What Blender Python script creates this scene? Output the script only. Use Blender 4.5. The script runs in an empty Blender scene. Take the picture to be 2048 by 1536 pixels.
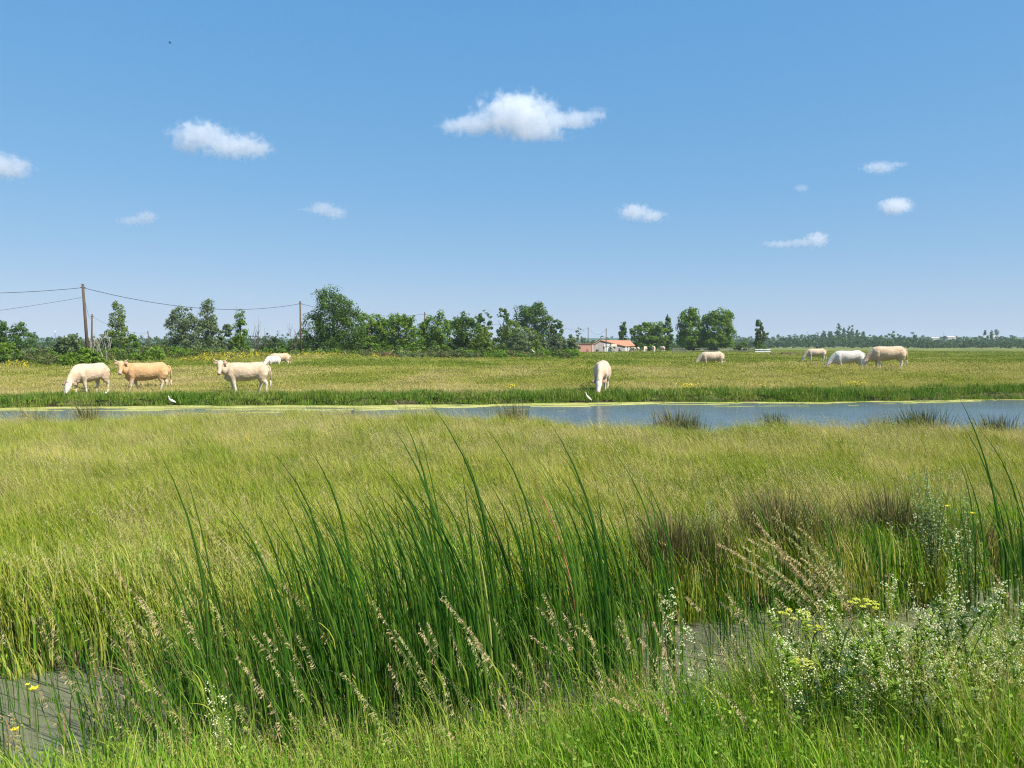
import bpy, math, random
import numpy as np
from mathutils import Vector, Matrix, noise

random.seed(7)
rng = np.random.default_rng(7)
R = math.radians
sc = bpy.context.scene
COL = sc.collection

# ------------------------------------------------------------------ camera
F = 1538.0
PITCH = math.atan(78 / F)
CAM = Vector((0, 0, 2.1))
cd = bpy.data.cameras.new("camera")
cd.sensor_width = 36
cd.lens = F / 2048 * 36
cd.clip_start = 0.05
cd.clip_end = 20000
cam = bpy.data.objects.new("camera", cd)
cam.location = CAM
cam.rotation_euler = (R(90) - PITCH, 0, 0)
COL.objects.link(cam)
sc.camera = cam

# ------------------------------------------------------------------ light
SUN_EL, SUN_AZ = R(50), R(122)      # azimuth clockwise from +Y (view direction)
w = bpy.data.worlds.new("World")
sc.world = w
w.use_nodes = True
nt = w.node_tree
nt.nodes.clear()
sky = nt.nodes.new("ShaderNodeTexSky")
sky.sky_type = 'NISHITA'
sky.sun_disc = False
sky.sun_elevation = SUN_EL
sky.sun_rotation = SUN_AZ
sky.altitude = 0
sky.air_density = 1.0
sky.dust_density = 0.3
sky.ozone_density = 3.0
hsv = nt.nodes.new("ShaderNodeHueSaturation")
hsv.inputs["Saturation"].default_value = 1.22
bg = nt.nodes.new("ShaderNodeBackground")
bg.inputs["Strength"].default_value = 0.115
wo = nt.nodes.new("ShaderNodeOutputWorld")
nt.links.new(sky.outputs[0], hsv.inputs["Color"])
# one tone curve per channel over the whole sky (flattens the zenith to horizon contrast)
sp_ = nt.nodes.new("ShaderNodeSeparateColor"); cb_ = nt.nodes.new("ShaderNodeCombineColor")
nt.links.new(hsv.outputs[0], sp_.inputs[0])
K_ = .115 * 2 ** .72
for i_, (g_, a_) in enumerate([(.60, .468), (.37, .560), (.23, .770)]):
    pw = nt.nodes.new("ShaderNodeMath"); pw.operation = 'POWER'; pw.inputs[1].default_value = g_
    ml = nt.nodes.new("ShaderNodeMath"); ml.operation = 'MULTIPLY'; ml.inputs[1].default_value = a_ * .1768 ** g_ / K_
    nt.links.new(sp_.outputs[i_], pw.inputs[0]); nt.links.new(pw.outputs[0], ml.inputs[0]); nt.links.new(ml.outputs[0], cb_.inputs[i_])
nt.links.new(cb_.outputs[0], bg.inputs[0])
nt.links.new(bg.outputs[0], wo.inputs[0])
sl = bpy.data.lights.new("sun", 'SUN')
sl.energy = 5.0
sl.angle = R(0.5)
sl.color = (1.0, 0.95, 0.86)
so = bpy.data.objects.new("sun", sl)
sd = Vector((math.sin(SUN_AZ) * math.cos(SUN_EL), math.cos(SUN_AZ) * math.cos(SUN_EL), math.sin(SUN_EL)))
so.rotation_euler = sd.to_track_quat('Z', 'Y').to_euler()
so.location = (20, -20, 60)
COL.objects.link(so)
sc.view_settings.view_transform = 'Standard'
sc.view_settings.look = 'None'
sc.view_settings.gamma = 1
sc.view_settings.use_curve_mapping = False
sc.view_settings.exposure = 0.72
sc.cycles.max_bounces = 8
sc.cycles.diffuse_bounces = 3
sc.cycles.glossy_bounces = 3
sc.cycles.transmission_bounces = 4
sc.cycles.volume_bounces = 6
sc.cycles.transparent_max_bounces = 12
sc.cycles.caustics_reflective = False
sc.cycles.caustics_refractive = False
sc.cycles.volume_max_steps = 128
sc.cycles.use_denoising = True
sc.cycles.denoising_prefilter = 'NONE'
sc.cycles.filter_width = 1.15


# ------------------------------------------------------------------ helpers
def raydir(px, py):
    cx, cy = (px - 1024) / F, -(py - 768) / F
    c, s = math.cos(PITCH), math.sin(PITCH)
    return Vector((cx, c + cy * s, -s + cy * c))


def at(px, py, Y):
    d = raydir(px, py)
    return CAM + d * (Y / d.y)


def X_at(px, Y):
    return (px - 1024) / F * Y


def _h(ix, iy):
    n = (ix * 374761393 + iy * 668265263) & 0xffffffff
    n = ((n ^ (n >> 13)) * 1274126177) & 0xffffffff
    return ((n ^ (n >> 16)) & 0xffff) / 65535.0


def vn(x, y):
    x = np.asarray(x, float); y = np.asarray(y, float)
    ix = np.floor(x).astype(np.int64); iy = np.floor(y).astype(np.int64)
    fx = x - ix; fy = y - iy
    fx = fx * fx * (3 - 2 * fx); fy = fy * fy * (3 - 2 * fy)
    return ((_h(ix, iy) * (1 - fx) + _h(ix + 1, iy) * fx) * (1 - fy)
            + (_h(ix, iy + 1) * (1 - fx) + _h(ix + 1, iy + 1) * fx) * fy)


def fbm(x, y, o=4):
    s = 0; a = .5; t = 0
    for i in range(o):
        s = s + a * vn(x * 2 ** i + 17.3 * i, y * 2 ** i - 9.1 * i); t += a; a *= .5
    return s / t


def sstep(a, b, x):
    t = np.clip((np.asarray(x, float) - a) / (b - a), 0, 1)
    return t * t * (3 - 2 * t)


WATER = -0.35


def ditch_far(x):
    return 6.35 + .255 * x + .22 * np.sin(x * 1.3 + .5) + .12 * np.sin(x * 3.1)


def ditch_near(x):
    return 4.45 + .25 * x + .12 * np.sin(x * 1.7)


def pond_near(x):
    return 17.3 + 3.0 * np.exp(-(np.abs(x + 4.2) / 4.8) ** 3) + 1.3 * sstep(-6, -9, x) + .35 * np.sin(x * .9 + 1) + .2 * np.sin(x * 2.3)


def pond_far(x):
    return 32.1 + .10 * np.clip(x, -40, 40) + .3 * np.sin(x * .35) + .12 * np.sin(x * 1.3)


def height(x, y):
    x = np.asarray(x, float); y = np.asarray(y, float)
    n = fbm(x * .5, y * .5, 3) - .5
    bank = .45 - 0.84 * np.clip((y - 1.8) / np.maximum(ditch_near(x) - 1.8, .5), 0, 1.3) ** 1.5 + n * .12
    bed = -0.75
    z = np.where(y < ditch_near(x) - .1, bank, bed)
    t = sstep(-.35, .05, y - ditch_near(x))
    z = np.where((y > ditch_near(x) - .35) & (y < ditch_near(x) + .1), bank * (1 - t) + bed * t, z)
    t2 = sstep(-.18, .32, y - ditch_far(x))
    mead = -.06 + n * .14
    z = np.where(y > ditch_far(x) - .2, bed * (1 - t2) + mead * t2, z)
    t3 = sstep(-.3, .9, y - pond_near(x))
    z = np.where(y > pond_near(x) - .3, mead * (1 - t3) - .9 * t3, z)
    t4 = sstep(-.4, .35, y - pond_far(x))
    far = -.03 + (fbm(x * .15, y * .15, 3) - .5) * .16 * sstep(0, 8, y - pond_far(x))
    far = far + .42 * np.exp(-(((x - 27) / 17) ** 2 + ((y - 54) / 15) ** 2))
    # old canal bank under the scrub on the left
    far = far + .6 * sstep(-4, -22, x + (y - 66) * .12) * np.exp(-((y - 88) / 11) ** 2)
    far = far + .25 * (fbm(x * .05, y * .05, 2) - .5) * sstep(70, 140, y)
    z = np.where(y > pond_far(x) - .4, -.9 * (1 - t4) + far * t4, z)
    # flat marsh, then low wooded hills
    z = z + 26 * sstep(1100, 2500, y) * (.5 + .8 * fbm(x * .0011 + 3, y * .0007, 2))
    z = z + 15 * np.exp(-(((x - 545) / 110) ** 2 + ((y - 1250) / 180) ** 2))
    return z


def hz(x, y):
    return float(height(x, y))


def tag(o, label=None, cat=None, group=None, kind=None):
    if label: o['label'] = label
    if cat: o['category'] = cat
    if group: o['group'] = group
    if kind: o['kind'] = kind
    return o


def empty(name, loc, rz=0, parent=None):
    o = bpy.data.objects.new(name, None)
    o.empty_display_size = .2
    o.location = loc
    o.rotation_euler = (0, 0, rz)
    COL.objects.link(o)
    if parent: o.parent = parent
    return o


def copy_tree(o, parent=None):
    c = o.copy()
    COL.objects.link(c)
    if parent is not None: c.parent = parent
    for ch in list(o.children):
        copy_tree(ch, c)
    return c


class MB:
    """collects geometry; build() links ONE mesh object"""
    def __init__(s):
        s.v = []; s.f = []; s.m = []; s.r = []; s.smooth = False

    def add(s, vs, fs, mi=0, rnd=None):
        n = len(s.v)
        s.v.extend([tuple(p) for p in vs])
        s.f.extend([tuple(i + n for i in f) for f in fs])
        s.m.extend([mi] * len(fs))
        r = random.random() if rnd is None else rnd
        s.r.extend([r] * len(vs))

    def box(s, c, d, mi=0, rz=0, rnd=None):
        c = Vector(c); hx, hy, hz_ = d[0] / 2, d[1] / 2, d[2] / 2
        M = Matrix.Rotation(rz, 3, 'Z')
        vs = [c + M @ Vector((x * hx, y * hy, z * hz_)) for z in (-1, 1) for y in (-1, 1) for x in (-1, 1)]
        s.add(vs, [(0, 2, 3, 1), (4, 5, 7, 6), (0, 1, 5, 4), (1, 3, 7, 5), (3, 2, 6, 7), (2, 0, 4, 6)], mi, rnd)

    def loft(s, pts, n=10, mi=0, cap=True, side=None, rnd=None):
        """pts: (pos, ra(side), rb(other))"""
        P = [Vector(p[0]) for p in pts]
        vs = []
        for i, p in enumerate(pts):
            a = P[max(i - 1, 0)]; b = P[min(i + 1, len(P) - 1)]
            t = (b - a)
            t = t.normalized() if t.length > 1e-6 else Vector((0, 0, 1))
            sd_ = Vector(side) if side is not None else (Vector((0, 1, 0)) if abs(t.y) < .8 else Vector((1, 0, 0)))
            sd_ = (sd_ - t * sd_.dot(t)).normalized()
            up = t.cross(sd_)
            for k in range(n):
                th = 2 * math.pi * k / n
                vs.append(P[i] + sd_ * (math.cos(th) * p[1]) + up * (math.sin(th) * p[2]))
        fs = []
        for i in range(len(pts) - 1):
            for k in range(n):
                k2 = (k + 1) % n
                fs.append((i * n + k, i * n + k2, (i + 1) * n + k2, (i + 1) * n + k))
        if cap:
            fs.append(tuple(range(n - 1, -1, -1)))
            fs.append(tuple((len(pts) - 1) * n + k for k in range(n)))
        s.add(vs, fs, mi, rnd)

    def blob(s, c, r, mi=0, rnd=None):
        c = Vector(c); rx, ry, rz_ = (r, r, r) if not hasattr(r, '__len__') else r
        vs = [c + Vector(q) for q in ((rx, 0, 0), (-rx, 0, 0), (0, ry, 0), (0, -ry, 0), (0, 0, rz_), (0, 0, -rz_))]
        s.add(vs, [(0, 2, 4), (2, 1, 4), (1, 3, 4), (3, 0, 4), (2, 0, 5), (1, 2, 5), (3, 1, 5), (0, 3, 5)], mi, rnd)

    def ball(s, c, r, n=8, mi=0):
        c = Vector(c); rx, ry, rz_ = (r, r, r) if not hasattr(r, '__len__') else r
        pts = []
        vs = []
        m = n // 2 + 1
        for i in range(m + 1):
            th = math.pi * i / m
            for k in range(n):
                ph = 2 * math.pi * k / n
                vs.append(c + Vector((rx * math.sin(th) * math.cos(ph), ry * math.sin(th) * math.sin(ph), rz_ * math.cos(th))))
        fs = []
        for i in range(m):
            for k in range(n):
                k2 = (k + 1) % n
                fs.append((i * n + k, (i + 1) * n + k, (i + 1) * n + k2, i * n + k2))
        s.add(vs, fs, mi)

    def blade(s, base, h, lean, wd, segs=3, mi=0, rnd=None, droop=0.0, fold=False, p=2.0, side=None):
        """grass blade: lean = (dx,dy) tip offset, droop lowers the tip"""
        b = Vector(base)
        L = Vector((lean[0], lean[1], 0))
        if side is None:
            a = random.uniform(0, 6.283)
            sdv = Vector((math.cos(a), math.sin(a), 0))
        else:
            sdv = Vector(side)
        vs = []; fs = []
        for i in range(segs + 1):
            t = i / segs
            c = b + L * (t ** p) + Vector((0, 0, h * t - droop * t ** 3 * h))
            ww = wd * (1 - t ** (4.5 if fold else 2.2)) * .5 * (0.7 + .3 * min(1, t * 3 + .0))
            if i == segs:
                vs.append(c)
            elif fold:
                q = Vector((-sdv.y, sdv.x, 0)) * ww * .5
                vs += [c - sdv * ww + q, c, c + sdv * ww + q]
            else:
                vs += [c - sdv * ww, c + sdv * ww]
        k = 3 if fold else 2
        for i in range(segs - 1):
            for j in range(k - 1):
                fs.append((i * k + j, i * k + j + 1, (i + 1) * k + j + 1, (i + 1) * k + j))
        for j in range(k - 1):
            fs.append(((segs - 1) * k + j, (segs - 1) * k + j + 1, segs * k))
        s.add(vs, fs, mi, rnd)

    def mesh(s, name, mats):
        me = bpy.data.meshes.new(name)
        me.from_pydata(s.v, [], s.f)
        for m in (mats if isinstance(mats, (list, tuple)) else [mats]):
            me.materials.append(m)
        if me.polygons and max(s.m) > 0:
            me.polygons.foreach_set("material_index", s.m)
        at_ = me.attributes.new("rnd", 'FLOAT', 'POINT')
        at_.data.foreach_set("value", s.r)
        if s.smooth:
            me.polygons.foreach_set("use_smooth", [True] * len(me.polygons))
        me.update()
        return me

    def build(s, name, mats, parent=None, loc=None, link=True):
        o = bpy.data.objects.new(name, s.mesh(name, mats))
        if link: COL.objects.link(o)
        if parent: o.parent = parent
        if loc is not None: o.location = loc
        return o


# ------------------------------------------------------------------ materials
def new_mat(name):
    m = bpy.data.materials.new(name)
    m.use_nodes = True
    t = m.node_tree
    t.nodes.clear()
    out = t.nodes.new("ShaderNodeOutputMaterial")
    return m, t, out


def ramp(t, stops):
    n = t.nodes.new("ShaderNodeValToRGB")
    e = n.color_ramp.elements
    while len(e) > 1: e.remove(e[-1])
    e[0].position = stops[0][0]; e[0].color = (*stops[0][1], 1)
    for p, c in stops[1:]:
        q = e.new(p); q.color = (*c, 1)
    return n


def leaf_mat(name, stops, trans=.3, rough=.6, spec=.12, spread=.5, tint=True, shift=0.25, zcol=None):
    """colour = ramp(tint + random per blade)"""
    m, t, out = new_mat(name)
    N, L = t.nodes, t.links
    a = N.new("ShaderNodeAttribute"); a.attribute_name = "rnd"
    mul = N.new("ShaderNodeMath"); mul.operation = 'MULTIPLY'; mul.inputs[1].default_value = spread
    L.new(a.outputs["Fac"], mul.inputs[0])
    add = N.new("ShaderNodeMath"); add.operation = 'ADD'
    L.new(mul.outputs[0], add.inputs[0])
    if tint:
        b = N.new("ShaderNodeAttribute"); b.attribute_name = "tint"; b.attribute_type = 'INSTANCER'
        L.new(b.outputs["Fac"], add.inputs[1])
    else:
        add.inputs[1].default_value = shift
    r = ramp(t, stops)
    L.new(add.outputs[0], r.inputs[0])
    p = N.new("ShaderNodeBsdfPrincipled")
    p.inputs["Roughness"].default_value = rough
    p.inputs["Specular IOR Level"].default_value = spec
    L.new(r.outputs[0], p.inputs["Base Color"])
    tr = N.new("ShaderNodeBsdfTranslucent")
    hs = N.new("ShaderNodeHueSaturation"); hs.inputs["Saturation"].default_value = 1.12; hs.inputs["Value"].default_value = 1.0
    L.new(r.outputs[0], hs.inputs["Color"])
    L.new(hs.outputs[0], tr.inputs[0])
    mx = N.new("ShaderNodeMixShader"); mx.inputs[0].default_value = trans
    L.new(p.outputs[0], mx.inputs[1]); L.new(tr.outputs[0], mx.inputs[2])
    L.new(mx.outputs[0], out.inputs[0])
    return m


def plain(name, col, rough=.7, var=.15, scale=8, spec=.3, bump=0.0, col2=None, coord="Object", stretch=None):
    m, t, out = new_mat(name)
    N, L = t.nodes, t.links
    tc = N.new("ShaderNodeTexCoord")
    no = N.new("ShaderNodeTexNoise"); no.inputs["Scale"].default_value = scale; no.inputs["Detail"].default_value = 5
    src = tc.outputs[coord]
    if stretch:
        mp = N.new("ShaderNodeMapping"); mp.inputs["Scale"].default_value = stretch
        L.new(src, mp.inputs[0]); src = mp.outputs[0]
    L.new(src, no.inputs["Vector"])
    c2 = col2 or tuple(max(0, c * (1 - 2 * var)) for c in col)
    r = ramp(t, [(.3, c2), (.7, col)])
    L.new(no.outputs["Fac"], r.inputs[0])
    p = N.new("ShaderNodeBsdfPrincipled")
    p.inputs["Roughness"].default_value = rough
    p.inputs["Specular IOR Level"].default_value = spec
    L.new(r.outputs[0], p.inputs["Base Color"])
    if bump:
        b = N.new("ShaderNodeBump"); b.inputs["Strength"].default_value = bump
        L.new(no.outputs["Fac"], b.inputs["Height"]); L.new(b.outputs[0], p.inputs["Normal"])
    L.new(p.outputs[0], out.inputs[0])
    return m


# ground ------------------------------------------------------------
def ground_mat():
    m, t, out = new_mat("meadow_ground")
    N, L = t.nodes, t.links
    g = N.new("ShaderNodeNewGeometry")
    sep = N.new("ShaderNodeSeparateXYZ"); L.new(g.outputs["Position"], sep.inputs[0])

    def noise_(scale, det=5, st=(1, 1, 1)):
        mp = N.new("ShaderNodeMapping"); mp.inputs["Scale"].default_value = st
        L.new(g.outputs["Position"], mp.inputs[0])
        n = N.new("ShaderNodeTexNoise"); n.inputs["Scale"].default_value = scale; n.inputs["Detail"].default_value = det
        L.new(mp.outputs[0], n.inputs["Vector"]); return n

    def mix(f, a, b):
        x = N.new("ShaderNodeMix"); x.data_type = 'RGBA'
        for s_, v in ((0, f), (6, a), (7, b)):
            if isinstance(v, tuple): x.inputs[s_].default_value = (*v, 1)
            elif isinstance(v, float): x.inputs[s_].default_value = v
            else: L.new(v, x.inputs[s_])
        return x.outputs[2]

    def maprange(src, a, b):
        r = N.new("ShaderNodeMapRange"); r.inputs[1].default_value = a; r.inputs[2].default_value = b
        L.new(src, r.inputs[0]); return r.outputs[0]
    n1 = noise_(1.6, 6); n2 = noise_(.055, 4, (1, 1.6, 1)); n3 = noise_(.35, 4, (1, 1.5, 1)); n4 = noise_(.012, 3, (1, 3, 1))
    fine = ramp(t, [(.3, (.055, .075, .02)), (.5, (.13, .15, .04)), (.72, (.24, .22, .085))]); L.new(n1.outputs[0], fine.inputs[0])
    farc = ramp(t, [(.36, (.06, .09, .02)), (.5, (.14, .165, .035)), (.62, (.23, .21, .06))]); L.new(n2.outputs[0], farc.inputs[0])
    mid = ramp(t, [(.35, (.10, .13, .035)), (.65, (.22, .21, .075))]); L.new(n3.outputs[0], mid.inputs[0])
    c = mix(.5, fine.outputs[0], mid.outputs[0])
    c = mix(maprange(sep.outputs[1], 60, 130), c, mix(.25, farc.outputs[0], fine.outputs[0]))
    # mud where the ground falls to the water
    c = mix(maprange(sep.outputs[2], -.1, -.33), c, (.07, .055, .035))
    # wooded hills
    c = mix(maprange(sep.outputs[1], 700, 1000), c, (.045, .08, .035))
    p = N.new("ShaderNodeBsdfPrincipled"); p.inputs["Roughness"].default_value = .95; p.inputs["Specular IOR Level"].default_value = .1
    L.new(c, p.inputs["Base Color"])
    b = N.new("ShaderNodeBump"); b.inputs["Strength"].default_value = .8; b.inputs["Distance"].default_value = .15
    L.new(n1.outputs[0], b.inputs["Height"]); L.new(b.outputs[0], p.inputs["Normal"])
    L.new(p.outputs[0], out.inputs[0])
    return m


def water_mat(name, murk, rough, bscale, bstr, st, refl=1.0):
    m, t, out = new_mat(name)
    N, L = t.nodes, t.links
    g = N.new("ShaderNodeNewGeometry")
    mp = N.new("ShaderNodeMapping"); mp.inputs["Scale"].default_value = st
    L.new(g.outputs["Position"], mp.inputs[0])
    n = N.new("ShaderNodeTexNoise"); n.inputs["Scale"].default_value = bscale; n.inputs["Detail"].default_value = 4
    L.new(mp.outputs[0], n.inputs["Vector"])
    n2 = N.new("ShaderNodeTexNoise"); n2.inputs["Scale"].default_value = .6; n2.inputs["Detail"].default_value = 3
    L.new(g.outputs["Position"], n2.inputs["Vector"])
    r = ramp(t, [(.35, murk), (.7, tuple(c * 1.25 for c in murk))]); L.new(n2.outputs[0], r.inputs[0])
    p = N.new("ShaderNodeBsdfPrincipled")
    p.inputs["Roughness"].default_value = rough; p.inputs["IOR"].default_value = 1.33
    p.inputs["Specular IOR Level"].default_value = .5 * refl
    L.new(r.outputs[0], p.inputs["Base Color"])
    b = N.new("ShaderNodeBump"); b.inputs["Strength"].default_value = bstr; b.inputs["Distance"].default_value = .03
    L.new(n.outputs[0], b.inputs["Height"]); L.new(b.outputs[0], p.inputs["Normal"])
    L.new(p.outputs[0], out.inputs[0])
    return m


M_ground = ground_mat()
M_pond = water_mat("pond_water", (.085, .115, .14), .10, 2.2, 1.0, (1, 3.2, 1))
M_ditch = water_mat("ditch_water", (.125, .128, .082), .07, 9, .16, (1, 1, 1), 1.0)

GREEN_STOPS = [(0, (.06, .14, .010)), (.3, (.16, .25, .018)), (.6, (.33, .37, .04)), (.85, (.46, .43, .10)), (1, (.56, .48, .20))]
M_meadow = leaf_mat("meadow_grass_blades", GREEN_STOPS, trans=.3, spread=.65)
M_seed = leaf_mat("grass_seed_heads", [(0, (.26, .28, .06)), (.6, (.40, .37, .11)), (1, (.48, .42, .20))], trans=.3, spread=.6)
M_bank = leaf_mat("bank_grass_blades", [(0, (.05, .15, .012)), (.4, (.13, .29, .02)), (.75, (.27, .40, .04)), (1, (.46, .44, .12))], trans=.34, spread=.75)
M_bank2 = leaf_mat("new_reed_blades", [(0, (.07, .19, .015)), (.6, (.17, .32, .03)), (1, (.38, .40, .10))], trans=.4, spread=.9, tint=False, shift=.05)
M_shore = leaf_mat("shore_grass_blades", [(0, (.045, .13, .012)), (.6, (.11, .22, .025)), (1, (.26, .31, .06))], trans=.3, spread=.5)
M_field = leaf_mat("pasture_grass_blades", [(0, (.10, .18, .02)), (.35, (.23, .29, .04)), (.7, (.43, .41, .09)), (1, (.56, .47, .20))], trans=.3, spread=.5)
M_rush = leaf_mat("rush_stems", [(0, (.05, .09, .025)), (.5, (.11, .14, .05)), (1, (.25, .20, .12))], trans=.15, spread=.7, tint=False, shift=.1)
M_rushbrown = leaf_mat("rush_stems_brown", [(0, (.07, .11, .02)), (.4, (.15, .155, .05)), (.7, (.22, .17, .07)), (1, (.36, .28, .14))], trans=.15, spread=.9, tint=False, shift=.05)
M_cat = leaf_mat("cattail_leaf", [(0, (.018, .070, .008)), (.5, (.045, .13, .012)), (.8, (.12, .21, .025)), (1, (.30, .28, .07))], trans=.25, rough=.42, spec=.25, spread=.8, tint=False, shift=.05)
M_dead = leaf_mat("dead_leaf", [(0, (.22, .13, .07)), (.5, (.42, .29, .15)), (1, (.56, .46, .28))], trans=.2, tint=False, spread=.9, shift=0)
M_stem = leaf_mat("green_stem", [(0, (.06, .13, .02)), (1, (.18, .22, .05))], trans=.1, tint=False, spread=.8, shift=.1)
M_plume = leaf_mat("reed_plume", [(0, (.48, .35, .17)), (1, (.74, .60, .34))], trans=.35, tint=False, spread=.9, shift=.05)
M_plume2 = leaf_mat("ripe_plume", [(0, (.38, .29, .12)), (1, (.62, .50, .25))], trans=.3, tint=False, spread=.9, shift=.05)
M_plume3 = leaf_mat("green_plume", [(0, (.32, .32, .10)), (1, (.56, .52, .24))], trans=.3, tint=False, spread=.9, shift=.05)
M_white = leaf_mat("white_petals", [(0, (.56, .60, .26)), (1, (.80, .78, .50))], trans=.25, tint=False, spread=1, shift=0)
M_yellow = leaf_mat("yellow_petals", [(0, (.70, .55, .02)), (1, (.85, .70, .06))], trans=.2, tint=False, spread=1, shift=0)
M_umbel = leaf_mat("umbel_florets", [(0, (.50, .55, .05)), (1, (.72, .70, .12))], trans=.2, tint=False, spread=1, shift=0)
M_herb = leaf_mat("herb_leaf", [(0, (.13, .25, .025)), (1, (.32, .43, .06))], trans=.35, tint=False, spread=.9, shift=.05)
M_greyherb = leaf_mat("grey_herb_leaf", [(0, (.13, .22, .06)), (1, (.36, .42, .19))], trans=.3, tint=False, spread=.9, shift=.05)


def crown_mat(name, dark, light, trans=.3):
    return leaf_mat(name, [(0, dark), (1, light)], trans=trans, rough=.6, spec=.12, spread=.9, tint=False, shift=.05)


M_oak = crown_mat("dark_green_foliage", (.044, .10, .013), (.125, .205, .03))
M_ash = crown_mat("mid_green_foliage", (.075, .15, .014), (.195, .30, .034))
M_lime = crown_mat("yellow_green_foliage", (.09, .16, .02), (.21, .27, .045))
M_grey = crown_mat("grey_green_foliage", (.085, .13, .05), (.21, .27, .12))
M_far = crown_mat("far_foliage", (.034, .072, .016), (.095, .15, .035))
M_bark = plain("bark", (.16, .13, .10), .9, .3, 12, bump=.4)
M_bone = plain("dead_wood", (.42, .38, .32), .8, .2, 10)
M_pole = plain("weathered_pole_wood", (.125, .085, .055), .85, .25, 6, bump=.2, stretch=(6, 6, .6))
M_wire = plain("cable_rubber", (.03, .03, .035), .6, .1)


# ------------------------------------------------------------------ terrain
def build_ground():
    ys = list(np.arange(-16, 1, 1.0)) + list(np.arange(1, 8.6, .1)) + list(np.arange(8.6, 16, .35)) + list(np.arange(16, 19.5, .18)) \
        + list(np.arange(19.5, 30, 1)) + list(np.arange(30, 37, .25)) + list(np.arange(37, 110, 1.5))
    y = 110
    while y < 3000:
        ys.append(y); y *= 1.045
    ys.append(3200)
    nu = 150
    u = np.linspace(-1, 1, nu * 2 + 1)
    u = np.sign(u) * np.abs(u) ** 1.35
    V = []
    for y in ys:
        wd = max(16, 1.15 * y + 6)
        x = u * wd
        z = height(x, np.full_like(x, y))
        V.append(np.stack([x, np.full_like(x, y), z], 1))
    n = len(u)
    V = np.concatenate(V)
    r = len(ys)
    i = np.arange((r - 1) * n).reshape(r - 1, n)[:, :-1].ravel()
    Fc = np.stack([i, i + 1, i + n + 1, i + n], 1)
    me = bpy.data.meshes.new("ground")
    me.from_pydata(V.tolist(), [], Fc.tolist())
    me.polygons.foreach_set("use_smooth", [True] * len(me.polygons))
    me.materials.append(M_ground)
    o = bpy.data.objects.new("ground", me)
    COL.objects.link(o)
    tag(o, "flat marsh meadow ground running out to low wooded hills", kind='structure')


def water_sheet(name, fn, ff, x0, x1, nx, z, mat, label):
    xs = np.linspace(x0, x1, nx)
    a = fn(xs); b = ff(xs)
    vs = []; fs = []
    for k, x in enumerate(xs):
        vs += [(x, a[k], z), (x, b[k], z)]
    for k in range(nx - 1):
        fs.append((2 * k, 2 * k + 2, 2 * k + 3, 2 * k + 1))
    m = MB(); m.add(vs, fs)
    o = m.build(name, mat)
    tag(o, label, kind='structure')
    return o


build_ground()
water_sheet("pond_water", lambda x: pond_near(x) - .2, lambda x: pond_far(x) + .2, -60, 70, 200, WATER, M_pond,
            "rippled blue grey water of the long pond across the pasture")
water_sheet("ditch_water", lambda x: ditch_near(x) - .35, lambda x: ditch_far(x) + .3, -15, 15, 120, WATER, M_ditch,
            "murky grey still water of the reed ditch in front")


# algae mat along the far shore of the pond
def algae():
    m = MB()
    xs = np.arange(-42, 52, .16)
    rows = np.arange(0, 4.2, .1)
    z = WATER + .006
    mid = np.exp(-((xs + 3) / 9.5) ** 2)
    wid = 1.55 + 2.2 * mid - .25 * sstep(-14, -26, xs)
    dens = 1.0
    for i, x in enumerate(xs[:-1]):
        for r in rows:
            d = r / wid[i]
            nz = float(fbm(x * .5, r * 2.2 + 40, 4))
            nb = float(fbm(x * .12 + 9, r * .9 + 4, 3))
            keep = (d < .55 + 1.8 * (nz - .5)) or (d < 1.5 and nb + nz * .9 > .98 + .28 * d)
            if keep:
                y0 = pond_far(x) - .02 - r; y1 = pond_far(xs[i + 1]) - .02 - r
                m.add([(x, y0 - .102, z), (xs[i + 1], y1 - .102, z), (xs[i + 1], y1, z + .004), (x, y0, z + .004)], [(0, 1, 2, 3)], 0, float(vn(x * 1.5, r * 6)))
    mt = leaf_mat("algae_mat", [(0, (.23, .25, .06)), (.5, (.40, .40, .12)), (1, (.54, .51, .21))], trans=.1, tint=False, spread=1, shift=0)
    o = m.build("algae", mt)
    tag(o, "yellow green algae floating along the far edge of the pond", "algae", kind='stuff')


algae()

# ------------------------------------------------------------------ scatter by geometry nodes
_gn = {}


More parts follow.
